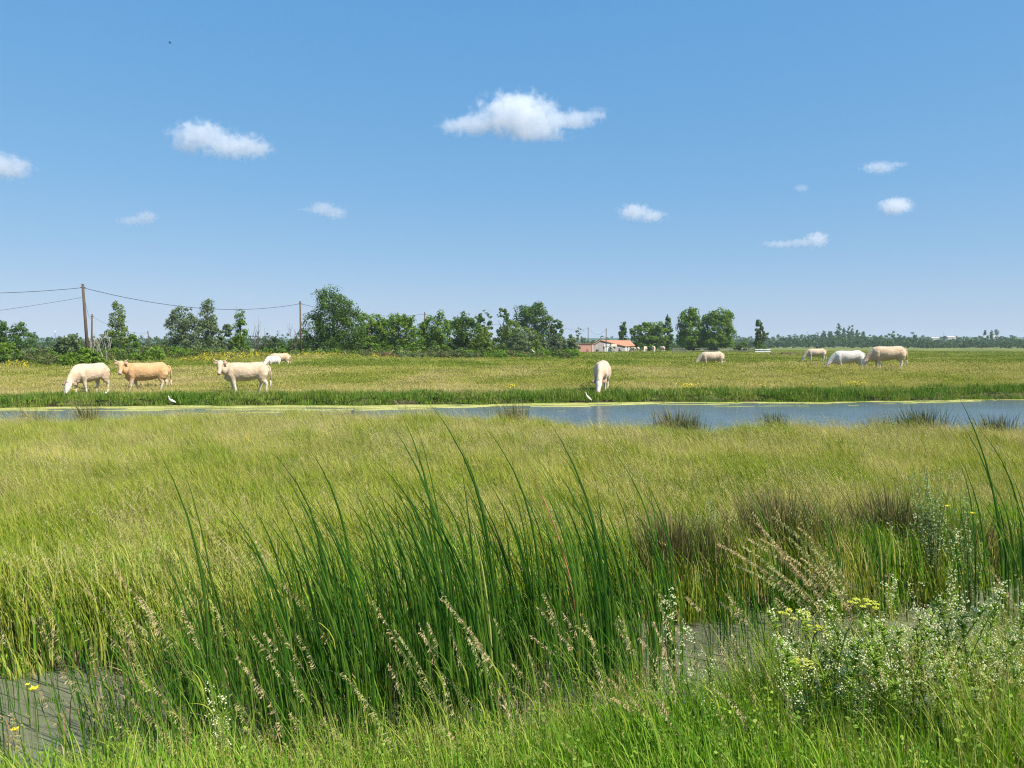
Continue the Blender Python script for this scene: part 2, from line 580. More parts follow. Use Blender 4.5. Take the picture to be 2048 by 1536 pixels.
def scatter(name, P, rot, scl, tint, idx, protos, label, cat):
    me = bpy.data.meshes.new(name)
    P = np.asarray(P, float)
    me.from_pydata(P.tolist(), [], [])
    n = len(P)

    def attr(nm, ty, arr, field="value"):
        a = me.attributes.new(nm, ty, 'POINT'); a.data.foreach_set(field, np.asarray(arr).ravel())
    attr("rotv", 'FLOAT_VECTOR', np.asarray(rot, float), "vector")
    attr("sclv", 'FLOAT_VECTOR', np.asarray(scl, float), "vector")
    attr("tint", 'FLOAT', np.asarray(tint, float))
    attr("pick", 'INT', np.asarray(idx, np.int32))
    o = bpy.data.objects.new(name, me)
    COL.objects.link(o)
    pc = bpy.data.collections.new(name + "_kinds")
    for k, q in enumerate(protos):
        ob = bpy.data.objects.new("%s_kind_%02d" % (name, k), q)
        pc.objects.link(ob)
    ng = bpy.data.node_groups.new(name, 'GeometryNodeTree')
    ng.interface.new_socket("Geometry", in_out='INPUT', socket_type='NodeSocketGeometry')
    ng.interface.new_socket("Geometry", in_out='OUTPUT', socket_type='NodeSocketGeometry')
    N, L = ng.nodes, ng.links
    gi = N.new('NodeGroupInput'); go = N.new('NodeGroupOutput')
    ip = N.new('GeometryNodeInstanceOnPoints')
    ci = N.new('GeometryNodeCollectionInfo')
    ci.inputs["Collection"].default_value = pc
    ci.inputs["Separate Children"].default_value = True
    ci.inputs["Reset Children"].default_value = True

    def na(nm, ty):
        a = N.new('GeometryNodeInputNamedAttribute'); a.data_type = ty; a.inputs["Name"].default_value = nm
        return [s_ for s_ in a.outputs if s_.enabled and s_.name == "Attribute"][0]
    L.new(gi.outputs[0], ip.inputs["Points"])
    L.new(ci.outputs[0], ip.inputs["Instance"])
    ip.inputs["Pick Instance"].default_value = True
    L.new(na("pick", 'INT'), ip.inputs["Instance Index"])
    L.new(na("rotv", 'FLOAT_VECTOR'), ip.inputs["Rotation"])
    L.new(na("sclv", 'FLOAT_VECTOR'), ip.inputs["Scale"])
    L.new(ip.outputs[0], go.inputs[0])
    md = o.modifiers.new("scatter", 'NODES'); md.node_group = ng
    tag(o, label, cat, kind='stuff')
    return o


def jitter_points(y0, y1, step0, step1, wfun, keep=None):
    """points on rows whose spacing grows from step0 to step1"""
    out = []
    y = y0
    while y < y1:
        f = (y - y0) / (y1 - y0)
        st = step0 + (step1 - step0) * f
        w_ = wfun(y)
        xs = np.arange(-w_, w_, st)
        xs = xs + rng.uniform(-.5, .5, len(xs)) * st
        yy = y + rng.uniform(-.5, .5, len(xs)) * st
        out.append(np.stack([xs, yy, np.full(len(xs), st)], 1))
        y += st
    P = np.concatenate(out)
    if keep is not None:
        P = P[keep(P[:, 0], P[:, 1])]
    return P


def grass_proto(n, size, hmin, hmax, wd, lean=.35, seeds=0, segs=3, seedh=1.12, up=.0, mats=None, droop=.1, seedw=.02):
    m = MB()
    for i in range(n):
        x, y = random.uniform(-size, size) / 2, random.uniform(-size, size) / 2
        h = random.uniform(hmin, hmax) * (1 if random.random() < .8 else .6)
        a = random.uniform(0, 6.283); s_ = random.uniform(.05, .32) * h
        lx = -lean * h * random.uniform(.2, 1.2) + math.cos(a) * s_
        ly = math.sin(a) * s_ * 1.1
        m.blade((x, y, -.03), h, (lx, ly), wd * random.uniform(.6, 1.3), segs, 0, None, droop * random.uniform(0, 2))
    for i in range(seeds):
        x, y = random.uniform(-size, size) / 2, random.uniform(-size, size) / 2
        h = random.uniform(hmin + (hmax - hmin) * .5, hmax) * seedh
        lx, ly = -lean * h * random.uniform(.3, 1.1), random.uniform(-.12, .12) * h
        r = random.random()
        m.blade((x, y, 0), h * .86, (lx * .7, ly * .7), wd * .5, 2, 0, .75 + r * .2, 0, p=1.6)
        # drooping head
        b = Vector((x + lx * .7, y + ly * .7, h * .86 - .005))
        for k in range(4):
            t = k / 4
            c = b + Vector((lx * .45 * t, ly * .3 * t + random.uniform(-.008, .008), h * .12 * t - h * .05 * t * t))
            q = seedw * (1 - t * .5)
            m.add([c + Vector((-q * .3, 0, -q)), c + Vector((q * .4, random.uniform(-q, q) * .5, 0)), c + Vector((-q * 1.2, random.uniform(-q, q) * .4, q * .9))], [(0, 1, 2)], 1, r)
    return m.mesh("grass_patch", mats)


def do_scatter(name, P, protos, label, cat, base_tint, s0=.8, s1=1.2, rz=.55, zoff=0, size_by_step=None, tn=.3, zscale=None):
    n = len(P)
    z = height(P[:, 0], P[:, 1]) + zoff
    pts = np.stack([P[:, 0], P[:, 1], z], 1)
    rot = np.zeros((n, 3)); rot[:, 2] = rng.uniform(-rz, rz, n)
    s_ = rng.uniform(s0, s1, n)
    if size_by_step: s_ = s_ * (P[:, 2] / size_by_step)
    scl = np.stack([s_, s_ * rng.choice([-1, 1], n), s_ * rng.uniform(.85, 1.15, n)], 1)
    if zscale is not None: scl[:, 2] = zscale * rng.uniform(.8, 1.2, n)
    tint = base_tint(P[:, 0], P[:, 1]) + rng.normal(0, .05, n)
    idx = rng.integers(0, len(protos), n)
    return scatter(name, pts, rot, scl, np.clip(tint, 0, 1), idx, protos, label, cat)


# near meadow between ditch and pond
prM = [grass_proto(300, .62, .28, .52, .0095, .30, 13, mats=[M_meadow, M_seed], seedw=.009) for _ in range(5)]


def keepM(x, y):
    return (y > ditch_far(x) + .12) & (y < pond_near(x) + .05)


def tintM(x, y):
    t = .15 + .12 * sstep(-1, 6, x) + .95 * (fbm(x * .38 + 5, y * .30, 4) - .42) + .95 * (fbm(x * 1.7 + 9, y * 1.1, 3) - .5) + .24 * sstep(8, 17, y)  # paler tint towards the right brightens blades seen on their shaded sides
    t = t - .22 * sstep(2.0, 0, y - ditch_far(x)) * sstep(-1.5, -3.2, x)
    return np.clip(t, 0.02, .75)


PM = jitter_points(5.2, 21.6, .30, .38, lambda y: y * .74 + 1.2, keepM)
do_scatter("meadow_grass", PM, prM, "tall olive green seeding grass covering the meadow between ditch and pond", "grass", tintM, .8, 1.15)

# hummocks of taller, greener grass in the meadow
prH = [grass_proto(200, .42, .42, .60, .010, .32, 4, mats=[M_meadow, M_seed], seedw=.009) for _ in range(3)]
PH = PM[(fbm(PM[:, 0] * .9 + 31, PM[:, 1] * .7, 3) > .57)]
do_scatter("taller_meadow_grass", PH, prH, "darker taller tussocks of grass dotted over the near meadow", "grass",
           lambda x, y: np.full(len(x), .10) + .1 * vn(x, y), .75, 1.1)

# stray bleached stems and heads bowing over the meadow
prX = []
for _ in range(5):
    m = MB()
    for i in range(16):
        x, y = random.uniform(-.3, .3), random.uniform(-.3, .3); h = random.uniform(.40, .66)
        l_ = -random.uniform(.08, .38) * h * (1 if random.random() < .85 else -.8)
        m.blade((x, y, 0), h, (l_, random.uniform(-.1, .1)), .0065, 6, 0, None, random.uniform(.02, .22), p=3.0)
        for k in range(5):
            t = .78 + .05 * k; r_ = random.random()
            c = Vector((x + l_ * t ** 3, y, h * t - .1 * h * t ** 3))
            m.add([c, c + Vector((-.018, random.uniform(-.01, .01), -.010)), c + Vector((-.006, 0, .012))], [(0, 1, 2)], 0, r_)
    prX.append(m.mesh("stem_patch", [M_seed]))
PX = PM[(fbm(PM[:, 0] * .6 + 3, PM[:, 1] * .5 + 8, 3) + rng.uniform(-.16, .16, len(PM)) > .61)]
do_scatter("bleached_stems", PX, prX, "straw coloured stems with bowed heads scattered in patches over the near meadow", "grass",
           lambda x, y: .25 + .5 * vn(x * .7, y * .7), .75, 1.15, rz=.9)
# dead brown litter patches
prBr = [grass_proto(110, .5, .25, .48, .009, .4, 8, mats=[M_rushbrown, M_seed], seedw=.009) for _ in range(3)]
PBr = PM[(fbm(PM[:, 0] * .5 + 71, PM[:, 1] * .45 + 2, 4) + rng.uniform(-.05, .05, len(PM)) > .585)]
do_scatter("brown_grass_patches", PBr, prBr, "brownish dried patches in the near meadow", "dead grass", lambda x, y: np.full(len(x), .5), .7, 1.1)

# lush lighter blades hanging over the far bank of the ditch
prL = [grass_proto(90, .40, .35, .62, .016, .22, 2, 4, mats=[M_bank, M_seed], droop=.2, seedw=.008) for _ in range(4)]
xx = rng.uniform(-7, 9, 420)
PL = np.stack([xx, ditch_far(xx) + rng.uniform(.0, .75, len(xx)), np.full(len(xx), .3)], 1)
do_scatter("ditch_edge_grass", PL, prL, "long bright green grass blades hanging over the far bank of the ditch", "grass",
           lambda x, y: .25 + .3 * vn(x * .9, y) + .2 * sstep(-1, -4, x) - .15 * sstep(0, 3, x), .7, 1.15)

# dry straw thatch low on that bank
prD = [grass_proto(60, .35, .12, .34, .012, .1, 0, 3, mats=[leaf_mat("straw_thatch", [(0, (.16, .11, .06)), (1, (.42, .31, .18))], trans=.15, tint=False, spread=1, shift=0), M_seed], droop=.9) for _ in range(3)]
xx = rng.uniform(-7, 9, 260)
PD = np.stack([xx, ditch_far(xx) + rng.uniform(-.05, .28, len(xx)), np.full(len(xx), .3)], 1)
do_scatter("dry_thatch", PD, prD, "dead straw coloured thatch at the foot of the ditch bank", "dead grass", lambda x, y: np.full(len(x), .5), .7, 1.2, rz=3.1)

# near bank
prB = [grass_proto(150, .42, .22, .40, .0065, .22, 3, 4, mats=[M_bank, M_seed], droop=.25, seedw=.0055) for _ in range(5)]


def keepB(x, y):
    return y < ditch_near(x) + .05


PB = jitter_points(1.2, 6.3, .20, .20, lambda y: y * .75 + .9, keepB)
do_scatter("bank_grass", PB, prB, "bright green fine grass on the near bank along the bottom of the view", "grass",
           lambda x, y: .06 + .75 * (fbm(x * 1.3, y * 1.3, 3) - .3), .7, 1.3, rz=1.2)

xx = rng.uniform(2.0, 5.5, 300)
PBt = np.stack([xx, ditch_near(xx) - rng.uniform(0, 1.9, 300) ** 1.3, np.full(300, .2)], 1)
prBt = [grass_proto(60, .40, .35, .72, .007, .25, 8, 5, mats=[M_bank, M_seed], droop=.2, seedw=.006) for _ in range(4)]
do_scatter("weedy_tall_grass", PBt, prBt, "tall loose grass mixed among the white flowers on the near bank at right", "grass",
           lambda x, y: .2 + .5 * vn(x * 1.3, y * 1.3), .75, 1.2, rz=1.2)
xx = rng.uniform(-1.6, 1.0, 90)
PBu = np.stack([xx, ditch_near(xx) - rng.uniform(-.05, .5, 90), np.full(90, .2)], 1)
do_scatter("bank_edge_grass", PBu, prBt, "longer loose grass along the near edge of the ditch", "grass",
           lambda x, y: .2 + .5 * vn(x * 1.3, y * 1.3), .45, .8, rz=1.2)

xx = rng.uniform(1.45, 2.6, 90)
PBv = np.stack([xx, ditch_near(xx) - rng.uniform(-.25, .35, 90), np.full(90, .2)], 1)
do_scatter("ditch_corner_weeds", PBv, prBt, "tall weeds closing the ditch below the arching plumes", "weeds",
           lambda x, y: .1 + .5 * vn(x * 1.3, y * 1.3), .9, 1.3, rz=1.2)

# far shore, dark green lush strip
prS = [grass_proto(110, .7, (.05, .06, .10, .16)[k], (.14, .18, .26, .40)[k], .020, .15, 3, 3, mats=[M_shore, M_seed], droop=.2) for k in range(4)]
xx = rng.uniform(-34, 44, 3600)
PS = np.stack([xx, pond_far(xx) + (-.05 + rng.uniform(0, 1.0, len(xx)) * (.6 + 1.1 * fbm(xx * .45, xx * 0, 3))), np.full(len(xx), .4)], 1)
do_scatter("shore_grass", PS, prS, "lush dark green grass strip along the far shore of the pond", "grass",
           lambda x, y: .08 + .75 * fbm(x * .7, y * .9, 3), .6, 1.25, rz=3.1)

# pasture beyond the pond
prF = [grass_proto(130, 1.3, .14, .30, .020, .25, 34, 2, mats=[M_field, M_field], seedw=.03) for _ in range(5)]


def tintF(x, y):
    t = .36 + 1.35 * (fbm(x * .22 + 3, y * .10, 4) - .46) + .14 * sstep(70, 34, y)
    d = y - pond_far(x)
    t = t + .34 * sstep(4.2, 1.6, d) * (.5 + .9 * vn(x * .4, y)) * sstep(16, 4, x)
    t = np.where(y > 62, t - .18, t)
    t = t - .12 * sstep(6, 12, x) * sstep(50, 60, y)
    return np.clip(t, .02, .9)


PF = jitter_points(32.4, 235, .55, 4.4, lambda y: y * .72 + 2, lambda x, y: y > pond_far(x) + .55)
path = (PF[:, 1] - pond_far(PF[:, 0]) < 2.6)
s_by = np.where(path, .5, 1.0) * (.7 + .7 * fbm(PF[:, 0] * .5, PF[:, 1] * .3, 3))
o = do_scatter("pasture_grass", PF, prF, "yellowing pasture grass beyond the pond where the cattle graze", "grass", tintF, .8, 1.25, rz=.5)
a = o.data.attributes["sclv"]
buf = np.zeros(len(PF) * 3); a.data.foreach_get("vector", buf); buf = buf.reshape(-1, 3)
st = np.clip(PF[:, 2] / .75, .8, 4.5)
buf[:, 0] *= st; buf[:, 1] *= st; buf[:, 2] *= np.clip(st, 1, 1.35) * s_by
a.data.foreach_set("vector", buf.ravel())


# ------------------------------------------------------------------ trees
def leaf_cards(m, centers, radii, n_each, size, flat=1.0, mi=0):
    """irregular leaf clumps: cards set on the skin of many small lobes"""
    for (c, r) in zip(centers, radii):
        base = random.random()
        for _ in range(n_each):
            v = Vector((random.gauss(0, 1), random.gauss(0, 1), random.gauss(0, 1) + .25)).normalized()
            rr = r * random.uniform(.55, 1.1)
            p = Vector(c) + Vector((v.x * rr, v.y * rr, v.z * rr * flat))
            nrm = (v + Vector((random.gauss(0, .35), random.gauss(0, .35), random.gauss(0, .35)))).normalized()
            t1 = nrm.orthogonal().normalized()
            t1 = Matrix.Rotation(random.uniform(0, 6.28), 3, nrm) @ t1
            t2 = nrm.cross(t1)
            s_ = size * random.uniform(.55, 1.35)
            b = random.uniform(.35, .8)
            m.add([p - t1 * s_ * .5, p + t2 * s_ * .5 * b, p + t1 * s_ * .55, p - t2 * s_ * .45 * b], [(0, 1, 2, 3)], mi,
                  min(1, max(0, base * .5 + random.random() * .5)))


def crown_points(lobes, n, rc, gap=0.0):
    """lobes: (x,y,z,rx,ry,rz) ; clump centres spread through them, mostly towards the skin"""
    vol = [l[3] * l[4] * l[5] for l in lobes]
    C = []; Rr = []
    for _ in range(n):
        l = random.choices(lobes, vol)[0]
        v = Vector((random.gauss(0, 1), random.gauss(0, 1), random.gauss(0, 1))).normalized()
        u = random.uniform(.45, 1.0) ** .6
        if random.random() < gap: continue
        C.append((l[0] + v.x * l[3] * u, l[1] + v.y * l[4] * u, l[2] + v.z * l[5] * u))
        Rr.append(rc * random.uniform(.6, 1.25))
    return C, Rr


def make_tree(name, px, top, D, halfw, label, mat, lobes=None, base_frac=.12, nclump=60, cards=42, size=None, trunk=True,
              cat="tree", group=None, gap=0.0, kind='round', trunk_mat=None, ground=None, base_py=None):
    x = X_at(px, D)
    g = hz(x, D) if ground is None else ground
    ztop = at(px, top, D).z
    H = ztop - g
    Wd = halfw / F * D * 1.1
    root = empty(name, (x, D, g))
    tag(root, label, cat, group)
    size = size or max(.2, D / F * 3.7)
    cards = int(cards * 1.2); nclump = int(nclump * 1.5)
    if lobes is None:
        if kind == 'round':
            lobes = [(0, 0, .60, .74, .62, .34), (-.42, 0, .50, .54, .45, .32), (.42, .1, .50, .54, .45, .34), (0, 0, .18, .92, .6, .2), (.1, 0, .84, .55, .4, .15)]
        elif kind == 'poplar':
            lobes = [(0, 0, .22, .8, .8, .2), (.05, 0, .45, .85, .8, .26), (-.05, 0, .68, .68, .6, .22), (.0, 0, .88, .42, .4, .13)]
        elif kind == 'bush':
            lobes = [(0, 0, .42, .62, .6, .48), (-.55, 0, .3, .42, .4, .32), (.55, 0, .28, .42, .4, .30), (.15, 0, .72, .4, .4, .24)]
    L = [(l[0] * Wd, l[1] * Wd, (base_frac + l[2] * (1 - base_frac)) * H, l[3] * Wd, l[4] * Wd, l[5] * H) for l in lobes]
    rc = max(.28, .20 * min(Wd, H * .45)) if kind != 'poplar' else max(.25, .36 * Wd)
    C, Rr = crown_points(L, nclump, rc, gap)
    m = MB()
    leaf_cards(m, C, Rr, cards, size, .85)
    # stray sprays for a ragged outline
    C2, R2 = crown_points([(l[0], l[1], l[2], l[3] * 1.12, l[4] * 1.12, l[5] * 1.08) for l in L], nclump // 2, rc * .35)
    leaf_cards(m, C2, R2, max(4, cards // 5), size * .9)
    m.build("crown", mat, root)
    if trunk:
        b = MB(); b.smooth = True
        tr = max(.07, H * .018)
        top_z = H * .78
        b.loft([((0, 0, -.2), tr * 1.5, tr * 1.5), ((.03 * H * .2, 0, H * .2), tr, tr), ((0, 0, H * .5), tr * .7, tr * .7), ((.01 * H, 0, top_z), tr * .25, tr * .25)], 8)
        for k in range(7):
            z0 = H * random.uniform(.15, .55); an = random.uniform(0, 6.28)
            d = Vector((math.cos(an), math.sin(an), 0)) * Wd * random.uniform(.4, .75)
            b.loft([((0, 0, z0), tr * .5, tr * .5), ((d.x * .5, d.y * .5, z0 + H * .1), tr * .35, tr * .35), ((d.x, d.y, z0 + H * .22), tr * .1, tr * .1)], 6)
        b.build("trunk", trunk_mat or M_bark, root)
    return root


GT = "trees of the hedgerow behind the pasture"
make_tree("hawthorn_tree", 2, 640, 108, 66, "dark rounded thorn tree cut off by the left edge of the view", M_oak, nclump=110, cards=48, base_frac=.02, kind='round')
make_tree("willow_bush", 8, 681, 78, 38, "light green low bush in front of the dark thorn tree at left edge", M_ash, nclump=40, base_frac=0, kind='bush', trunk=False, cat="bush")
make_tree("poplar_tree", 239, 606, 112, 18, "slender bright yellow green young poplar with pale trunk between the poles", M_lime, nclump=46, cards=30, base_frac=.25, kind='poplar', gap=.05,
          trunk_mat=M_bone)
make_tree("elder_bush", 215, 655, 118, 30, "dark green bush behind the foot of the young poplar", M_oak, nclump=50, base_frac=0, kind='bush', trunk=False, cat="bush")
make_tree("elder_bush", 262, 662, 119, 20, "green bush just right of the young yellow green poplar", M_ash, nclump=34, base_frac=0, kind='bush', trunk=False, cat="bush")
make_tree("willow_bush", 140, 664, 80, 42, "grey green sprawling willow bush at the foot of the tall leaning pole", M_grey, nclump=80, cards=40, base_frac=0, kind='bush', trunk=False, cat="bush")
make_tree("bramble_bush", 165, 694, 66, 46, "dark green bramble thicket behind the grazing cow at far left", M_ash, nclump=70, cards=36, base_frac=0, kind='bush', trunk=False, cat="bush")
make_tree("olive_willow_tree", 366, 614, 108, 36, "grey green broad tree standing left of a narrow silvery poplar", M_grey, nclump=90, cards=46, base_frac=.06, kind='round')
make_tree("white_poplar_tree", 417, 596, 110, 20, "narrow silvery grey green poplar with pointed tip", M_grey, nclump=80, cards=36, base_frac=.02, kind='poplar')
make_tree("willow_bush", 452, 640, 112, 22, "grey green bush between the silvery poplar and a thin crooked tree", M_grey, nclump=44, base_frac=0, kind='bush', trunk=False, cat="bush")
make_tree("crooked_poplar_tree", 482, 612, 113, 15, "thin crooked tree with a tufted top beside bare dead stems", M_ash, nclump=36, cards=30, base_frac=.1, kind='poplar', gap=.2)
make_tree("elder_bush", 478, 668, 110, 24, "small light green bush under the thin crooked tree", M_ash, nclump=30, base_frac=0, kind='bush', trunk=False, cat="bush")
big = [(-.05, 0, .55, .55, .6, .36), (-.62, 0, .42, .38, .4, .22), (-.1, 0, .82, .36, .36, .17), (.45, 0, .42, .55, .5, .36), (.1, 0, .2, .85, .6, .2), (.25, 0, .68, .42, .4, .2)]
make_tree("ash_tree", 667, 576, 118, 58, "tallest dark green tree right of the second pole", M_oak, big, nclump=190, cards=50, base_frac=.03)
make_tree("ash_tree", 737, 624, 122, 42, "mid green rounded tree touching the right side of the tallest one", M_ash, nclump=110, cards=46, base_frac=.03)
make_tree("ash_tree", 797, 626, 124, 44, "mid green wide tree left of the gap with the third pole", M_ash, nclump=120, cards=46, base_frac=.03)
make_tree("ash_tree", 870, 622, 128, 34, "green upright tree standing right behind the third pole", M_ash, nclump=100, cards=44, base_frac=.03)
make_tree("ash_tree", 932, 626, 130, 36, "dark round tree with shaded left side after the third pole", M_oak, nclump=110, cards=44, base_frac=.03)
make_tree("ash_tree", 969, 622, 150, 17, "small dark crown peeking over the hedge left of the great dark tree", M_oak, nclump=36, cards=36, base_frac=.3, kind='round')
make_tree("young_ash_tree", 966, 652, 126, 26, "light yellow green young tree at the right end of the hedge", M_lime, nclump=60, cards=38, base_frac=.0, kind='bush', trunk=False)
great = [(.25, 0, .68, .55, .5, .26), (-.3, 0, .70, .34, .34, .2), (.35, 0, .85, .35, .35, .13), (.5, 0, .42, .36, .36, .2), (.75, 0, .6, .2, .3, .14), (.72, 0, .3, .22, .3, .08)]
make_tree("great_oak_tree", 1058, 605, 190, 42, "great dark open crowned tree with sky showing through gaps", M_oak, great, nclump=95, cards=42, base_frac=.05, gap=.1)
make_tree("lopsided_oak_tree", 1007, 617, 188, 18, "dark lopsided tree with ragged arms at the left of the great tree", M_oak, [(-.1, 0, .85, .6, .5, .12), (.4, 0, .6, .45, .45, .2), (-.3, 0, .42, .4, .4, .1), (-.1, 0, .2, .9, .6, .2)], nclump=40, cards=36, gap=.1)
make_tree("young_ash_tree", 1040, 639, 165, 42, "sloping yellow green tree in front of the great dark tree", M_lime, [(-.3, 0, .68, .4, .4, .3), (.3, 0, .42, .5, .4, .35), (-.5, 0, .35, .45, .4, .35), (.6, 0, .2, .4, .4, .2)], nclump=100, cards=40, base_frac=.0)
make_tree("willow_bush", 1037, 656, 150, 24, "silvery grey green willow bush before the yellow green tree", M_grey, nclump=60, base_frac=0, kind='bush', trunk=False, cat="bush")
make_tree("ash_tree", 1113, 639, 185, 17, "small dark tree just right of the fourth pole", M_oak, nclump=56, cards=36, base_frac=.1)
for k, (px, top, hw, lab) in enumerate([(1083, 675, 22, "low grey green bush left of the pole near the pink shed"), (1112, 664, 20, "grey green willow bush under the small dark tree"),
                                        (1137, 668, 20, "grey green willow bush nearest to the pink shed")]):
    make_tree("willow_bush", px, top, 172 + k, hw, lab, M_grey, nclump=44, base_frac=0, kind='bush', trunk=False, cat="bush")
make_tree("poplar_tree", 1245, 639, 250, 9, "small narrow dark poplar behind the orange roofed farm building", M_oak, nclump=30, cards=34, base_frac=.1, kind='poplar')
make_tree("willow_tree", 1297, 643, 225, 38, "broad rounded grey green tree right of the farm building", M_ash, nclump=110, cards=44, base_frac=.08)
make_tree("poplar_tree", 1334, 628, 228, 11, "narrow dark poplar between two broad trees", M_oak, nclump=44, cards=36, base_frac=.05, kind='poplar')
make_tree("poplar_tree", 1380, 615, 215, 30, "tall pale flecked green tree, left one of the pair behind the rail fence", M_ash, [(0, 0, .5, .75, .7, .42), (-.1, 0, .82, .5, .5, .18), (.0, 0, .2, .8, .7, .2)], nclump=120, cards=44, base_frac=.08)
make_tree("poplar_tree", 1433, 619, 214, 38, "tall dense green tree, right one of the pair behind the rail fence", M_ash, [(0, 0, .5, .8, .7, .42), (.1, 0, .8, .7, .6, .19), (.0, 0, .2, .8, .7, .2)], nclump=150, cards=46, base_frac=.05)
make_tree("poplar_tree", 1520, 637, 205, 12, "lone dark narrow poplar above the white gate", M_oak, [(-.2, 0, .7, .6, .6, .22), (.1, 0, .42, .75, .6, .2), (-.3, 0, .2, .6, .6, .2), (-.3, 0, .9, .3, .3, .09), (.9, 0, .52, .3, .3, .06)], nclump=52, cards=36, base_frac=.05)
make_tree("bramble_bush", 1519, 688, 203, 16, "low green bush under the lone poplar", M_ash, nclump=20, base_frac=0, kind='bush', trunk=False, cat="bush")
make_tree("elder_bush", 1484, 682, 230, 17, "pale green bush behind the rail fence", M_lime, nclump=30, base_frac=0, kind='bush', trunk=False, cat="bush")
make_tree("dark_hedge_bush", 590, 676, 128, 42, "dark low thicket left of the second pole", M_oak, nclump=70, base_frac=0, kind='bush', trunk=False, cat="bush")
make_tree("dark_hedge_bush", 545, 672, 150, 30, "dark green thicket between dead stems and second pole", M_far, nclump=60, base_frac=0, kind='bush', trunk=False, cat="bush")
make_tree("bramble_bush", 925, 698, 112, 26, "dark green bramble mound in front of the hedge", M_oak, nclump=40, base_frac=0, kind='bush', trunk=False, cat="bush")
make_tree("bramble_bush", 968, 700, 110, 14, "small dark bramble mound beside yellow weeds", M_oak, nclump=24, base_frac=0, kind='bush', trunk=False, cat="bush")
make_tree("bare_bush", 1158, 655, 205, 12, "nearly leafless thin bush behind the pink shed", M_grey, nclump=10, cards=9, base_frac=.3, kind='round', trunk_mat=M_bone)


# bare dead stems
def dead_tree(px, top, D, n, spread, label, mat=M_bark):
    x = X_at(px, D); g = hz(x, D)
    H = at(px, top, D).z - g
    root = empty("dead_tree", (x, D, g))
    tag(root, label, "dead tree")
    for k in range(n):
        m = MB(); m.smooth = True
        bx = random.uniform(-.3, .3); tx = random.uniform(-1, 1) * spread
        h = H * random.uniform(.65, 1) if k else H
        r = .05
        pts = [((bx, 0, -.1), r, r), ((bx + tx * .3, .1, h * .4), r * .8, r * .8), ((bx + tx * .75, 0, h * .75), r * .5, r * .5), ((bx + tx, 0, h), r * .2, r * .2)]
        m.loft(pts, 6)
        for q in range(6):
            t = random.uniform(.35, .85); b = Vector((bx + tx * t, 0, h * t)); s_ = random.choice([-1, 1])
            m.loft([(b, r * .4, r * .4), (b + Vector((s_ * .25, random.uniform(-.2, .2), .45)), r * .28, r * .28), (b + Vector((s_ * .4, 0, 1.1)), r * .12, r * .12)], 5)
        m.build("stem", mat, root)


dead_tree(515, 632, 112, 4, .5, "bare brown dead stems right of the thin crooked tree")
dead_tree(468, 612, 114, 2, .6, "bare leaning dead trunk touching the thin crooked tree")
dead_tree(530, 655, 116, 3, .7, "shorter grey bare stems beside the taller dead ones")
dead_tree(588, 646, 114, 4, .9, "bare twiggy dead stems just left of the second pole")
for (px, top, D, n, sp, lab) in [(186, 668, 71, 5, 1.0, "whitish bare branches leaning beside the foot of the tall pole"),
                                 (210, 666, 76, 3, 1.6, "pale bare branches leaning right, below the young poplar")]:
    dead_tree(px, top, D, n, sp, lab, M_bone)


# distant woods (one mass)
def far_wood(name, label, spec, mat, card, cards=60):
    m = MB()
    for (px, top, D, hw) in spec:
        x = X_at(px, D)
        zt = at(px, top, D).z
        g = hz(x, D)
        H = max(zt - g, 2.0); W_ = hw / F * D
        C, Rr = crown_points([(x, D, g + H * .52, W_, W_ * .8, H * .46), (x + W_ * .3, D - W_ * .3, g + H * .3, W_, W_ * .8, H * .3)], 9, min(W_, H) * .34)
        leaf_cards(m, C, Rr, cards // 9, card * D / F, .8)
    o = m.build(name, mat)
    tag(o, label, "woodland", kind='stuff')


def prof(xs, pts):
    return np.interp(xs, [p[0] for p in pts], [p[1] for p in pts])


sp = []
topR = [(1440, 673), (1540, 671), (1580, 665), (1640, 664), (1700, 661), (1760, 668), (1800, 664), (1850, 668), (1880, 674), (1930, 670), (2048, 670), (2120, 670)]
for D, dy, dj, step in ((820, 0, 3, 7), (700, 5, 4, 9), (600, 9, 3, 10), (520, 12, 3, 11)):
    px = 1440.
    while px < 2110:
        sp.append((px, float(prof(px, topR)) + dy + random.uniform(-dj, dj), D + random.uniform(-40, 40), random.uniform(6, 13)))
        px += step * random.uniform(.7, 1.3)
far_wood("far_wood", "low dense woodland along the horizon on the right", sp, M_far, 4.2, 108)
sp = []
topL = [(-60, 676), (60, 678), (95, 670), (180, 672), (230, 680), (290, 672), (330, 668), (500, 668), (560, 662), (620, 664), (700, 668), (1000, 678), (1130, 676), (1200, 674), (1260, 676), (1440, 680)]
for D, dy, dj, step in ((420, 0, 3, 9), (340, 6, 4, 11), (300, 12, 3, 13)):
    px = -50.
    while px < 1440:
        sp.append((px, float(prof(px, topL)) + dy + random.uniform(-dj, dj), D + random.uniform(-20, 20), random.uniform(7, 15)))
        px += step * random.uniform(.7, 1.3)
far_wood("hedge_wood", "dark green wood line behind the hedgerow and farm", sp, M_far, 4.0, 90)

